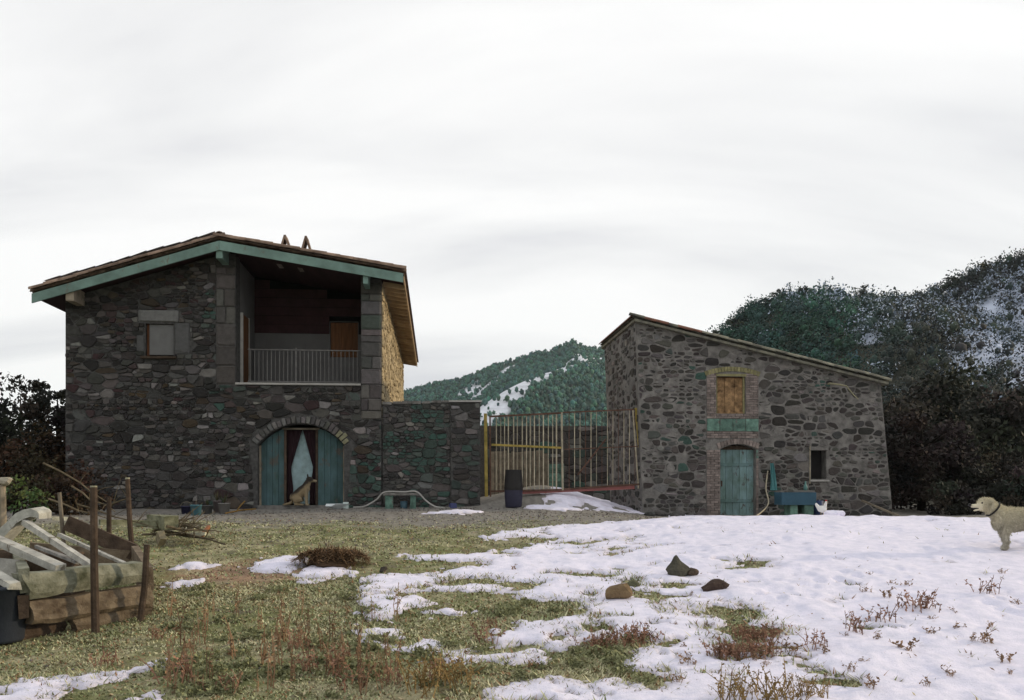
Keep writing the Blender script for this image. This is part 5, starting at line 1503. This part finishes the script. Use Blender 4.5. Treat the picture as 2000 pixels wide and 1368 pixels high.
for k, (px, Y, H_, W_, lab) in enumerate(((1925, 26.5, 1.5, 2.0, 'low dark undergrowth just behind the head of the cream dog'), (1990, 25.5, 1.4, 1.9, 'low dark undergrowth above the back of the cream dog'), (1862, 25.0, 1.0, 1.5, 'low scrub left of the cream dog at the foot of bushes'), (1960, 29.0, 2.2, 2.4, 'ragged dark bush between the two evergreens above the dog'), (2040, 27.0, 1.8, 2.2, 'low dark scrub at the right edge above the dog'))):
    gtree(px, Y, H_, W_, lab, group=EG, leaf=.055, n=2600, clumps=22, base=(.034, .03, .024), trunk_frac=.03, name='undergrowth_bush', cat='bush')
# trees and scrub behind the left house
LG = 'dark trees left of the farmhouse'
gtree(40, 31.0, 4.7, 3.0, 'round topped dark tree at the left edge of the view', group=LG, leaf=.085, n=4200, clumps=28, base=(.022, .018, .010), trunk_frac=.12)
gtree(112, 29.0, 4.5, 2.0, 'dark tree pressed against the farmhouse corner', group=LG, leaf=.08, n=3600, clumps=24, base=(.018, .015, .012), trunk_frac=.12)
gtree(-25, 28.0, 3.9, 2.6, 'dark tree cut off by the left edge', group=LG, leaf=.085, n=3000, clumps=22, base=(.02, .022, .014), trunk_frac=.12)
gtree(78, 24.5, 2.2, 2.5, 'brown bramble bush below the dark trees', group=LG, leaf=.06, n=4200, clumps=28, base=(.05, .028, .012), trunk_frac=.03, name='bramble_bush', cat='bush')
gtree(8, 22.0, 1.7, 2.2, 'rusty brown bramble bush at the left edge', group=LG, leaf=.055, n=3600, clumps=24, base=(.045, .028, .012), trunk_frac=.03, name='bramble_bush', cat='bush')
gtree(125, 20.0, 1.05, 1.8, 'low brown bramble in front of the farmhouse corner', group=LG, leaf=.045, n=3000, clumps=22, base=(.04, .024, .012), trunk_frac=.03, name='bramble_bush', cat='bush')
gtree(30, 15.5, 1.15, 1.1, 'bright green leafy shrub behind the fence post', group=LG, leaf=.038, n=900, clumps=18, base=(.075, .11, .04), trunk_frac=.1, name='leafy_shrub', cat='shrub')

# ------------------------------------------------------------------ grass
def grass_patch(n, rmin, rmax, hmin, hmax, amin=-36, amax=36):
    r = np.sqrt(rng.uniform(rmin ** 2, rmax ** 2, n)); a = np.radians(rng.uniform(amin, amax, n))
    x, y = r * np.sin(a), r * np.cos(a)
    d = snow_field(x, y)
    dens = sstep(-.15, .2, fbm(x * 1.3 + 3, y * 1.3, 3) + .5 * fbm(x * 5, y * 5, 2) + .06)
    grav = sstep(15.0, 18.3, y + 3.2 * fbm(x * .9, y * .9, 4) + 2.2 * fbm(x * 4.2 + 8, y * 4.2, 4))
    keep = ((d < .03) | ((d < .20) & (rng.random(n) < .35)) | (rng.random(n) < .006)) & (rng.random(n) < (.25 + .75 * dens) * (1 - .9 * grav))
    x, y, d = x[keep], y[keep], d[keep]; n = len(x)
    z = ground_z(x, y)
    h = rng.uniform(hmin, hmax, n) * (.6 + .8 * (fbm(x * 2.2, y * 2.2, 2) + .5))
    h = h + np.where(d > .02, rng.uniform(.015, .06, n), 0)
    az = rng.uniform(0, 2 * np.pi, n); lean = rng.uniform(.3, 2.6, n)
    w = rng.uniform(.004, .010, n) * (1 + y / 14)
    bx, by = np.cos(az + 1.57) * w, np.sin(az + 1.57) * w
    V = np.stack([np.stack([x - bx, y - by, z - .005], -1), np.stack([x + bx, y + by, z - .005], -1), np.stack([x + np.cos(az) * h * lean, y + np.sin(az) * h * lean, z + h], -1)], 1).reshape(-1, 3)
    t = np.clip(fbm(x * 1.7 + 20, y * 1.7, 3) * 1.6 + .5 + .35 * rng.normal(size=n), 0, 1)[:, None]
    C = np.array([.24, .28, .135]) * (1 - t) + np.array([.54, .51, .32]) * t
    br = (rng.random(n) < .12)[:, None]
    C = np.where(br, np.array([.30, .17, .09]), C) * rng.uniform(.6, 1.3, (n, 1))
    return V, np.repeat(C, 3, 0)
V1, C1 = grass_patch(170000, 5.8, 11.5, .008, .026)
V2, C2 = grass_patch(90000, 11, 19.5, .010, .032)
V = np.concatenate([V1, V2]); C = np.concatenate([C1, C2])
tag(link('grass', np_mesh('grass', V, np.arange(len(V)).reshape(-1, 3), M['grass'], C)), 'short yellow green winter grass and moss between snow patches', 'grass', kind='stuff')

# ------------------------------------------------------------------ dry weeds
def weed_mesh(seed, H_, stems, spread, c, leaf=.02, leaves=10, bend=.25):
    tk = .75 if stems > 3 else 1.0
    if H_ < .15: tk = .5
    rd = random.Random(seed); m_ = MB()
    for s in range(stems):
        a = rd.uniform(0, 6.28); b = Vector((math.cos(a), math.sin(a), 0)) * spread * rd.random() ** .6
        h = H_ * rd.uniform(.45, 1.0); d = Vector((rd.gauss(0, bend), rd.gauss(0, bend), 1)).normalized()
        k = rd.uniform(.6, 1.35); m_.color(tuple(x * k for x in c))
        p0 = b; p1 = b + d * h * .5 + Vector((rd.uniform(-.02, .02), rd.uniform(-.02, .02), 0)); p2 = b + d * h + Vector((rd.uniform(-.05, .05), rd.uniform(-.05, .05), 0))
        m_.tube([p0 - Vector((0, 0, .03)), p1, p2], [.006 * tk, .0048 * tk, .0026 * tk], 3, cap=False)
        for l_ in range(leaves):
            t = rd.uniform(.2, 1); q_ = p0.lerp(p1, t * 2) if t < .5 else p1.lerp(p2, t * 2 - 1)
            L = leaf * rd.uniform(.6, 1.6); e1 = Vector((rd.gauss(0, 1), rd.gauss(0, 1), rd.gauss(.3, .8))).normalized() * L * 1.7; e2 = e1.cross(Vector((rd.gauss(0, 1), rd.gauss(0, 1), rd.gauss(0, 1)))).normalized() * L * .45
            m_.face(q_, q_ + e1 * .5 + e2, q_ + e1, q_ + e1 * .5 - e2)
    return m_.mesh('dry_weed', M['grass'])
RED = (.27, .15, .10); BRN = (.27, .17, .10); GLD = (.27, .18, .07); GRN = (.24, .25, .13)
W_STALK = [weed_mesh(100 + k, .42, 3, .04, BRN, .018, 12, .12) for k in range(4)]
W_TUFT = [weed_mesh(120 + k, .20, 12, .13, RED, .014, 8, .3) for k in range(4)]
W_BUSH = [weed_mesh(140 + k, .26, 42, .24, RED, .017, 10, .35) for k in range(3)]
W_SMALL = [weed_mesh(160 + k, .10, 8, .05, BRN, .013, 6, .45) for k in range(4)]
W_GOLD = [weed_mesh(180 + k, .27, 26, .22, GLD, .011, 14, .5) for k in range(2)]
W_GREEN = [weed_mesh(190 + k, .10, 26, .13, GRN, .02, 7, .7) for k in range(3)]
def weed(meshes, px, py, label, group, s=1.0, name='dry_weed', cat='weed'):
    x_, y_ = ground_hit(px, py, False); z_ = gz(x_, y_)
    dd = float(snow_field(np.array([x_]), np.array([y_]))[0])
    o = link(name, random.choice(meshes), None, (x_, y_, z_ + (.03 if dd > .1 else 0)), (0, 0, random.uniform(0, 6.28)))
    s *= random.uniform(.85, 1.15); o.scale = (s, s, s); tag(o, label, cat, group); return o
rw = random.Random(77)
for px, py in ((402, 1232), (395, 1262), (330, 1290), (345, 1262), (508, 1240), (512, 1300), (545, 1262), (560, 1248), (600, 1240), (598, 1285), (628, 1275), (650, 1255), (575, 1330), (700, 1320), (720, 1300), (330, 1345), (410, 1330), (455, 1290), (365, 1310), (640, 1320), (672, 1280), (530, 1345), (760, 1330), (775, 1310)):
    weed(W_STALK, px, py, 'tall dry brown weed stalk in the green grass', 'dry weed stalks in the grass', rw.uniform(.7, 1.15))
for k in range(26):
    weed(W_STALK, rw.uniform(330, 780), rw.uniform(1190, 1362), 'tall dry brown weed stalk in the green grass', 'dry weed stalks in the grass', rw.uniform(.45, .95))
for px, py in ((600, 1312), (655, 1318), (690, 1345), (770, 1335), (350, 1330), (305, 1250), (590, 1268), (670, 1295), (440, 1352), (845, 1325), (210, 1300), (950, 1255), (960, 1225)):
    weed(W_TUFT, px, py, 'low reddish dry weed tuft in the green grass', 'reddish weed tufts in the grass', rw.uniform(.8, 1.3))
for px, py, s_ in ((1440, 1290, .85), (1478, 1283, .8), (1408, 1282, .7), (1495, 1252, .75), (1455, 1248, .7)):
    weed(W_BUSH, px, py, 'dense reddish dry weed bush on the snow right of centre', 'reddish weed bush on the snow', s_)
for px, py, s_ in ((1480, 1385, 1.1), (1540, 1380, .95), (1440, 1374, .75), (1585, 1374, .65)):
    weed(W_GOLD, px, py, 'golden dry fern-like weed at the bottom edge of the snow', 'golden weeds at the bottom edge', s_)
weed(W_BUSH, 1232, 1258, 'dark brown dry weed leaning over the central grass hollow', 'weeds at the central hollow', 1.0)
weed(W_BUSH, 1165, 1268, 'greenish brown weed at left of the central grass hollow', 'weeds at the central hollow', .7)
weed(W_GOLD, 860, 1345, 'tall yellow brown weed clump at the bottom of grass', 'weeds at the bottom of the grass', 1.2)
weed(W_GOLD, 880, 1330, 'second yellow brown weed clump beside the tallest one', 'weeds at the bottom of the grass', 1.0)
for px, py, lab in ((1670, 1240, 'green and brown weed clump poking through snow'), (1735, 1172, 'small twiggy weed high on the snow field'), (1805, 1200, 'row of small brown weeds on the snow'), (1930, 1165, 'brown weed tuft on the snow below the dog'), (1770, 1280, 'upright weed standing alone low on the snow'),
                    (1725, 1222, 'flat weed beside the green and brown clump'), (1930, 1262, 'lone stalk on the snow near the right edge'), (1785, 1200, 'weed left of the small row on the snow'), (1545, 1280, 'thin weed right of the reddish bush'), (1590, 1270, 'tiny weed between reddish bush and green clump'), (1700, 1352, 'slanting dry stalk low on the snow'), (1340, 1305, 'weed stub on snow left of the reddish bush')):
    weed(W_TUFT if 'clump' in lab or 'row' in lab else W_SMALL, px, py, lab, None, 1.0 if 'clump' in lab else 1.2)
for k in range(46):
    px, py = rw.uniform(1000, 1990), rw.uniform(1110, 1362)
    weed(W_SMALL, px, py, 'tiny dry weed sticking out of the snow', 'tiny weeds in the snow', rw.uniform(.4, 1.0))
for k in range(40):
    px, py = rw.uniform(820, 1300), rw.uniform(1180, 1350)
    x_, y_ = ground_hit(px, py)
    if float(snow_field(np.array([x_]), np.array([y_]))[0]) < 0: weed(W_GREEN, px, py, 'low green weed clump in the bare hollows', 'green weeds in the hollows', rw.uniform(.6, 1.1), 'green_weed')
for k in range(46):
    px, py = rw.uniform(320, 760), rw.uniform(1150, 1365)
    weed(W_GREEN, px, py, 'low green weed clump in the grass at left', 'green weeds in the left grass', rw.uniform(.6, 1.1), 'green_weed')

# ------------------------------------------------------------------ rocks and straw heap
def rock(px, py, s_, c, seed, label):
    x_, y_ = ground_hit(px, py, False); z_ = gz(x_, y_)
    return tag(link('rock', rock_mesh(*s_, c, seed, n=3, peak=.6 if 'pointed rock standing' in label else .15), None, (x_, y_, z_ + s_[2] * .45 + .03), (0, 0, 0)), label, 'rock', 'rocks on the snow')
rock(1322, 1130, (.21, .16, .17), (.085, .08, .06), 201, 'dark pointed rock standing on the snow')
rock(1350, 1128, (.10, .09, .08), (.12, .085, .06), 205, 'small brown rock touching the dark pointed rock')
rock(1203, 1174, (.20, .16, .14), (.24, .165, .09), 202, 'tan rounded rock at the upper edge of bare grass')
rock(1396, 1158, (.22, .14, .10), (.075, .05, .04), 203, 'flat dark brown rock right of the pointed rock')
rock(1237, 1150, (.09, .08, .05), (.13, .13, .08), 204, 'small mossy stone above the tan rock')
rock(748, 1120, (.07, .06, .05), (.07, .06, .05), 206, 'small dark stone left of the snow edge')
hx, hy = ground_hit(648, 1104, False)
heap = empty('straw_heap', (hx, hy, gz(hx, hy)), 0, 'low heap of dark rotten straw beside a snow patch', 'heap')
hm = rock_mesh(.54, .36, .19, (.10, .062, .035), 301, 'mound', M['straw'], 4)
for v in hm.vertices: v.co.z = max(v.co.z, -.08) + .02 * float(fbm(np.array(v.co.x * 9), np.array(v.co.y * 9), 2))
link('mound', hm, heap, (0, 0, .04))
n = 1800
a = rng.uniform(0, 6.28, n); r = np.sqrt(rng.random(n)); x = np.cos(a) * r * .52; y = np.sin(a) * r * .35; z = .04 + .18 * np.sqrt(np.clip(1 - r ** 2, 0, 1)) * .95
d = rng.normal(size=(n, 3)) * [1, 1, .35]; d /= np.linalg.norm(d, axis=1)[:, None]; L = rng.uniform(.04, .13, n)[:, None]
P = np.stack([x, y, z], -1); w = np.cross(d, [0, 0, 1.0]) * .006
V = np.stack([P - d * L - w, P + d * L - w, P + d * L + w, P - d * L + w], 1).reshape(-1, 3)
cc_ = np.array([.21, .13, .07]) * rng.uniform(.3, 1.7, (n, 1))
tag(link('straw', np_mesh('straw', V, np.arange(4 * n).reshape(n, 4), M['straw'], np.repeat(cc_, 4, 0)), heap), kind='stuff')

# ------------------------------------------------------------------ animals
def remeshed(parts, name, voxel, mat, colfun, smooth_it=6, relax=.5):
    """closed lofts -> one continuous skin. parts: list of [(centre, half width, half height, forward dir)]"""
    mb = MB()
    for rings in parts:
        n = 12; ids = []
        for (c, hw, hh, dr) in rings:
            c = Vector(c); dr = Vector(dr).normalized()
            up = Vector((0, 0, 1)) if abs(dr.z) < .9 else Vector((-1, 0, 0))
            sx_ = dr.cross(up).normalized(); sz_ = sx_.cross(dr).normalized()
            ids.append(mb.pts([c + sx_ * (hw * math.cos(2 * math.pi * k / n)) + sz_ * (hh * math.sin(2 * math.pi * k / n)) for k in range(n)]))
        for a, b in zip(ids[:-1], ids[1:]):
            for k in range(n): mb.f.append((a + k, a + (k + 1) % n, b + (k + 1) % n, b + k))
        mb.f.append(tuple(ids[0] + k for k in reversed(range(n)))); mb.f.append(tuple(ids[-1] + k for k in range(n)))
    me = mb.mesh(name + '_base', None, attr=False)
    import bmesh
    bm = bmesh.new(); bm.from_mesh(me)
    bmesh.ops.recalc_face_normals(bm, faces=bm.faces); bm.to_mesh(me); bm.free()
    tmp = link(name + '_base', me)
    rm = tmp.modifiers.new('r', 'REMESH'); rm.mode = 'VOXEL'; rm.voxel_size = voxel
    sm = tmp.modifiers.new('s', 'SMOOTH'); sm.iterations = smooth_it; sm.factor = relax
    dg = bpy.context.evaluated_depsgraph_get()
    out = bpy.data.meshes.new_from_object(tmp.evaluated_get(dg))
    bpy.data.objects.remove(tmp); bpy.data.meshes.remove(me)
    out.name = name
    co = np.empty(len(out.vertices) * 3, np.float32); out.vertices.foreach_get('co', co); co = co.reshape(-1, 3)
    for a_ in list(out.color_attributes): out.color_attributes.remove(a_)
    set_cols(out, colfun(co))
    out.materials.clear(); out.materials.append(mat)
    out.polygons.foreach_set('use_smooth', np.ones(len(out.polygons), dtype=bool))
    return out
def seg(pts, dirs=None):
    """pts: (x, y, z, hw, hh); directions follow the path"""
    P = [Vector(p[:3]) for p in pts]; R = []
    for i, p in enumerate(pts):
        d = (P[min(i + 1, len(P) - 1)] - P[max(i - 1, 0)])
        R.append((P[i], p[3], p[4], d))
    return R
def fur_on(me, parent, n, L, colfun, down=.6, name='fur', skip=None):
    me.calc_loop_triangles()
    co = np.array([v.co for v in me.vertices]); no = np.array([v.normal for v in me.vertices])
    i = rng.integers(0, len(co), n)
    if skip is not None:
        i = i[~skip(co[i])]; n = len(i)
    P = co[i]; N = no[i]; C = colfun(P) * rng.uniform(.75, 1.2, (n, 1))
    d = N * .5 + np.array([.55, 0, -down]) * .6 + rng.normal(size=(n, 3)) * .25; d /= np.linalg.norm(d, axis=1)[:, None]
    w = np.cross(d, N + rng.normal(size=(n, 3)) * .4); w /= np.linalg.norm(w, axis=1)[:, None] + 1e-6
    l_ = (L * rng.uniform(.5, 1.2, n))[:, None]; ww = w * L * .14
    P = P - N * .004 + rng.normal(size=(n, 3)) * .003
    V = np.stack([P - ww, P + ww, P + d * l_], 1).reshape(-1, 3)
    return tag(link(name, np_mesh(name, V, np.arange(3 * n).reshape(n, 3), M['fur'], np.repeat(C, 3, 0)), parent), kind='stuff')

# cream dog: local frame, head towards -X, feet on z = 0
dx_, dy_ = at(1958, 1066, 12.6).x, 12.6
dog = empty('cream_dog', (dx_, dy_, top_z(dx_, dy_) - .03), math.radians(4), 'cream dog with dark collar standing on the snow at the right edge', 'dog')
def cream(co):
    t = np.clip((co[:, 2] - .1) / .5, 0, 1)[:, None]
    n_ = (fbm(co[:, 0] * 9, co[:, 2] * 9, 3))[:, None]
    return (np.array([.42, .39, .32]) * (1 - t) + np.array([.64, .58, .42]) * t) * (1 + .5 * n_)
trunk = seg([(-.13, 0, .44, .06, .07), (-.10, 0, .44, .11, .15), (0, 0, .43, .135, .18), (.15, 0, .43, .14, .175), (.35, 0, .44, .13, .155), (.52, 0, .46, .12, .14), (.66, 0, .47, .11, .14), (.75, 0, .46, .07, .10), (.78, 0, .46, .03, .05)])
neck = seg([(.02, 0, .47, .11, .14), (-.08, 0, .53, .095, .12), (-.17, 0, .60, .08, .10), (-.23, 0, .645, .07, .085)])
skull = seg([(-.15, 0, .655, .03, .04), (-.18, 0, .66, .065, .07), (-.24, 0, .668, .08, .08), (-.30, 0, .665, .073, .072), (-.345, 0, .645, .05, .055), (-.36, 0, .64, .03, .035)])
muzz = seg([(-.30, 0, .63, .05, .045), (-.37, 0, .625, .042, .036), (-.43, 0, .625, .036, .031), (-.465, 0, .628, .028, .026), (-.475, 0, .63, .015, .015)])
jaw = seg([(-.28, 0, .60, .045, .03), (-.35, 0, .578, .034, .018), (-.41, 0, .563, .027, .013), (-.44, 0, .558, .016, .009)])
legs = []
for s in (-1, 1):
    fx = -.015 if s < 0 else .10
    legs.append(seg([(.02, s * .075, .42, .06, .09), (.01 + fx * .3, s * .085, .30, .05, .065), (.0 + fx * .6, s * .085, .20, .036, .042), (.01 + fx, s * .085, .10, .03, .033), (.0 + fx, s * .085, .045, .03, .033), (-.02 + fx, s * .085, .02, .036, .034)]))
    legs.append(seg([(-.055 + fx, s * .085, .018, .026, .018), (-.02 + fx, s * .085, .022, .036, .024), (.02 + fx, s * .085, .02, .026, .018)]))
    hx_ = .09 * s
    legs.append(seg([(.66 + hx_ * .3, s * .07, .45, .07, .12), (.63 + hx_ * .6, s * .085, .33, .06, .095), (.62 + hx_, s * .085, .25, .042, .06), (.70 + hx_, s * .085, .17, .028, .034), (.715 + hx_, s * .085, .14, .026, .03), (.70 + hx_, s * .085, .06, .026, .028), (.69 + hx_, s * .085, .02, .032, .026)]))
    legs.append(seg([(.635 + hx_, s * .085, .018, .026, .018), (.67 + hx_, s * .085, .022, .036, .022), (.71 + hx_, s * .085, .02, .026, .018)]))
tail = seg([(.74, 0, .52, .035, .035), (.84, 0, .53, .032, .036), (.95, 0, .50, .028, .036), (1.05, 0, .47, .016, .02)])
ears = [seg([(-.215, s * .065, .72, .02, .02), (-.20, s * .088, .695, .03, .014), (-.20, s * .098, .65, .036, .013), (-.215, s * .095, .605, .022, .011), (-.22, s * .09, .585, .008, .008)]) for s in (-1, 1)]
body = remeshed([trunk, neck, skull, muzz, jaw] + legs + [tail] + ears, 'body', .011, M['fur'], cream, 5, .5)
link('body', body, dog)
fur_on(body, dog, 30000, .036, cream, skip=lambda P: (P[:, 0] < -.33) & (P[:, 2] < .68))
def ball(name, c, r, mat, parent, sc_=(1, 1, 1)):
    import bmesh
    bm = bmesh.new(); bmesh.ops.create_icosphere(bm, subdivisions=2, radius=r); me = bpy.data.meshes.new(name); bm.to_mesh(me); bm.free()
    me.polygons.foreach_set('use_smooth', np.ones(len(me.polygons), dtype=bool)); me.materials.append(mat); o = link(name, me, parent, c); o.scale = sc_; return o
ball('nose', (-.494, 0, .643), .026, M['nose'], dog, (.8, 1, .85))
for s in (-1, 1): ball('eye', (-.338, s * .05, .672), .013, M['nose'], dog)
ball('mouth', (-.385, 0, .594), .035, M['nose'], dog, (1.9, .85, .42))
cl = MB(); N_ = 20
cen_, ax_ = Vector((-.145, 0, .58)), Vector((-.72, 0, .62)).normalized()
s1 = Vector((0, 1, 0)); s2 = ax_.cross(s1).normalized()
cl.tube([cen_ + s1 * (.098 * math.cos(t)) + s2 * (.122 * math.sin(t)) for t in np.linspace(0, 2 * math.pi, N_ + 1)], .013, 6, cap=False); cl.build('collar', M['collar'], dog, smooth=True)

# shepherd dog sitting on the door step
su, sz_ = hv(592, 990, -.06)
sw_ = FL.world(su, -.10, d_b + .06)
sdog = empty('sitting_dog', sw_, FL.a, 'tan and black dog sitting on the step of the arched door', 'dog')
def shep(co):
    tan = np.array([.24, .185, .11]); blk = np.array([.035, .028, .022]); pale = np.array([.34, .29, .2])
    n_ = fbm(co[:, 0] * 12, co[:, 2] * 12, 3)
    # saddle along the back and top of the neck and skull
    back = sstep(.02, .12, (co[:, 2] - (.22 + (co[:, 0] + .2) * .82)) + n_ * .12) * sstep(-.36, -.26, co[:, 0])
    mz = sstep(.30, .34, co[:, 0])[:, None] * .0
    C_ = tan * (1 - back[:, None]) + blk * back[:, None]
    ch = sstep(.0, .1, co[:, 0] - (co[:, 2] - .42) * .3 - .08)[:, None] * (1 - back[:, None]) * .6
    return C_ * (1 - ch) + pale * ch
trunk = seg([(-.27, 0, .13, .08, .09), (-.24, 0, .17, .13, .14), (-.16, 0, .24, .14, .15), (-.06, 0, .34, .125, .14), (.04, 0, .43, .115, .135), (.10, 0, .50, .09, .11), (.12, 0, .53, .05, .07)])
neck = seg([(.05, 0, .46, .085, .11), (.10, 0, .55, .075, .095), (.14, 0, .63, .068, .08), (.16, 0, .67, .06, .07)])
skull = seg([(.09, 0, .685, .03, .035), (.13, 0, .695, .065, .065), (.18, 0, .70, .07, .068), (.235, 0, .685, .056, .055), (.26, 0, .675, .03, .03)])
muzz = seg([(.21, 0, .665, .045, .044), (.28, 0, .655, .036, .036), (.34, 0, .648, .030, .03), (.37, 0, .645, .018, .02)])
parts_ = [trunk, neck, skull, muzz]
for s in (-1, 1):
    parts_.append(seg([(.06, s * .07, .44, .055, .08), (.085, s * .08, .30, .042, .05), (.09, s * .08, .17, .03, .034), (.10, s * .08, .06, .026, .028), (.105, s * .08, .02, .03, .028)]))
    parts_.append(seg([(.075, s * .08, .018, .022, .016), (.115, s * .08, .022, .034, .022), (.155, s * .08, .018, .022, .015)]))
    parts_.append(seg([(-.22, s * .10, .13, .06, .09), (-.12, s * .13, .16, .065, .10), (-.04, s * .14, .15, .05, .07), (-.02, s * .14, .11, .03, .04)]))
    parts_.append(seg([(-.20, s * .13, .035, .03, .028), (-.10, s * .135, .03, .032, .026), (.0, s * .135, .024, .03, .022), (.03, s * .135, .02, .018, .014)]))
    parts_.append(seg([(.135, s * .045, .74, .034, .02), (.125, s * .055, .79, .026, .014), (.12, s * .06, .84, .008, .006)]))
parts_.append(seg([(-.27, 0, .10, .04, .04), (-.36, 0, .05, .036, .036), (-.46, -.03, .03, .03, .028), (-.52, -.06, .025, .012, .012)]))
sb = remeshed(parts_, 'body', .011, M['fur'], shep, 4, .5)
link('body', sb, sdog); fur_on(sb, sdog, 6000, .022, shep)
ball('nose', (.377, 0, .652), .016, M['nose'], sdog)
for s in (-1, 1): ball('eye', (.232, s * .045, .70), .011, M['nose'], sdog)
sc_ = 1.0
sdog.scale = (1.0, 1.0, 1.0)

# white hen at the snow's edge
p = at(1605, 1018, 18.6); p.z = top_z(p.x, p.y)
hen = empty('white_hen', p, math.radians(-70), 'white hen standing on the crest of the snow near the drum', 'hen')
def white(co): return np.tile(np.array([.74, .73, .70]), (len(co), 1))
hb = [seg([(.13, 0, .13, .015, .02), (.10, 0, .135, .05, .055), (.03, 0, .13, .075, .08), (-.05, 0, .14, .065, .07), (-.11, 0, .17, .04, .045), (-.17, 0, .22, .02, .04), (-.20, 0, .25, .008, .03)]),
      seg([(.08, 0, .16, .045, .05), (.11, 0, .21, .032, .034), (.125, 0, .26, .026, .028), (.135, 0, .285, .027, .026), (.155, 0, .29, .02, .02), (.165, 0, .29, .01, .01)])]
link('body', remeshed(hb, 'body', .008, M['fur'], white, 4, .5), hen)
MB().color((.4, .25, .05)).tube([(.16, 0, .288), (.19, 0, .28)], [.009, .002], 6).build('beak', M['paint'], hen)
MB().color((.4, .03, .03)).box((.135, 0, .318), (.05, .008, .03)).build('comb', M['paint'], hen)
for s in (-1, 1): MB().color((.35, .25, .08)).tube([(.01, s * .03, .07), (.015, s * .03, .0), (.045, s * .03, -.004)], .006, 5).build('leg', M['paint'], hen)

# pile of bluish snow shovelled beside the hen
p = at(1630, 1016, 18.9)
o = link('snow_heap', rock_mesh(.24, .16, .13, (1, 1, 1), 411, 'snow_heap', M['snow'], 3), None, (p.x, p.y, top_z(p.x, p.y) + .03)); tag(o, 'small heap of snow on the crest right of the white hen', 'snow heap')
# ------------------------------------------------------------------ air
m = bpy.data.materials.new('thin_haze'); m.use_nodes = True
nn, ll = m.node_tree.nodes, m.node_tree.links
for x_ in list(nn):
    if x_.type == 'BSDF_PRINCIPLED': nn.remove(x_)
pv = nn.new('ShaderNodeVolumePrincipled'); pv.inputs['Color'].default_value = (.70, .86, .92, 1); pv.inputs['Density'].default_value = .00012
ll.new(pv.outputs[0], [x_ for x_ in nn if x_.type == 'OUTPUT_MATERIAL'][0].inputs['Volume'])
hz_ = MB().box((0, 0, 70), (3300, 3300, 210)).build('haze', m, None)
tag(hz_, 'thin pale haze in the air', 'haze', kind='stuff')

# ------------------------------------------------------------------ litter on the ground
n = 5200
r = np.sqrt(rng.uniform(7.0 ** 2, 23.0 ** 2, n)); a = np.radians(rng.uniform(-34, 20, n)); x = r * np.sin(a); y = r * np.cos(a)
ok = (snow_field(x, y) < 0) & ((y > 13.5) | (rng.random(n) < .35)); x, y = x[ok], y[ok]; n = len(x)
o8 = np.array([[1, 0, 0], [0, 1, 0], [-1, 0, 0], [0, -1, 0], [0, 0, .7], [0, 0, -.7]]); f8 = np.array([[0, 1, 4], [1, 2, 4], [2, 3, 4], [3, 0, 4], [1, 0, 5], [2, 1, 5], [3, 2, 5], [0, 3, 5]])
sz_p = rng.uniform(.005, .022, n) * (.7 + y / 30)
V = np.stack([x, y, ground_z(x, y) + sz_p * .3], -1)[:, None, :] + o8[None] * sz_p[:, None, None] * rng.uniform(.6, 1.3, (n, 6, 1))
Fp = (f8[None] + (np.arange(n) * 6)[:, None, None]).reshape(-1, 3)
Cp = np.array([.20, .18, .16]) * rng.uniform(.6, 1.5, (n, 1)) * (1 + .05 * rng.normal(size=(n, 3)))
tag(link('gravel', np_mesh('gravel', V.reshape(-1, 3), Fp, M['rock'], np.repeat(np.clip(Cp, .02, .6), 6, 0))), 'loose grey pebbles and clods scattered over the yard', 'gravel', kind='stuff')
n = 5000
r = np.sqrt(rng.uniform(6.0 ** 2, 14.0 ** 2, n)); a = np.radians(rng.uniform(-35, 30, n)); x = r * np.sin(a); y = r * np.cos(a)
sdv = snow_field(x, y); ok = (sdv < 0) | (rng.random(n) < .05); x, y, sdv = x[ok], y[ok], sdv[ok]; n = len(x)
z = ground_z(x, y) + np.where(sdv > 0, .05, .012)
d1 = rng.normal(size=(n, 3)) * [1, 1, .35]; d1 /= np.linalg.norm(d1, axis=1)[:, None]; d2 = np.cross(d1, rng.normal(size=(n, 3)) * .3 + [0, 0, 1]); d2 /= np.linalg.norm(d2, axis=1)[:, None]
L = rng.uniform(.010, .026, n)[:, None]; P = np.stack([x, y, z], -1)
V = np.stack([P - d1 * L, P + d2 * L * .5, P + d1 * L, P - d2 * L * .5], 1).reshape(-1, 3)
Cl = np.where((rng.random(n) < .6)[:, None], np.array([.25, .15, .085]), np.array([.40, .34, .22])) * rng.uniform(.5, 1.4, (n, 1))
tag(link('leaf_litter', np_mesh('leaf_litter', V, np.arange(4 * n).reshape(n, 4), M['grass'], np.repeat(Cl, 4, 0))), 'dead brown leaves littering the winter grass', 'leaf litter', kind='stuff')
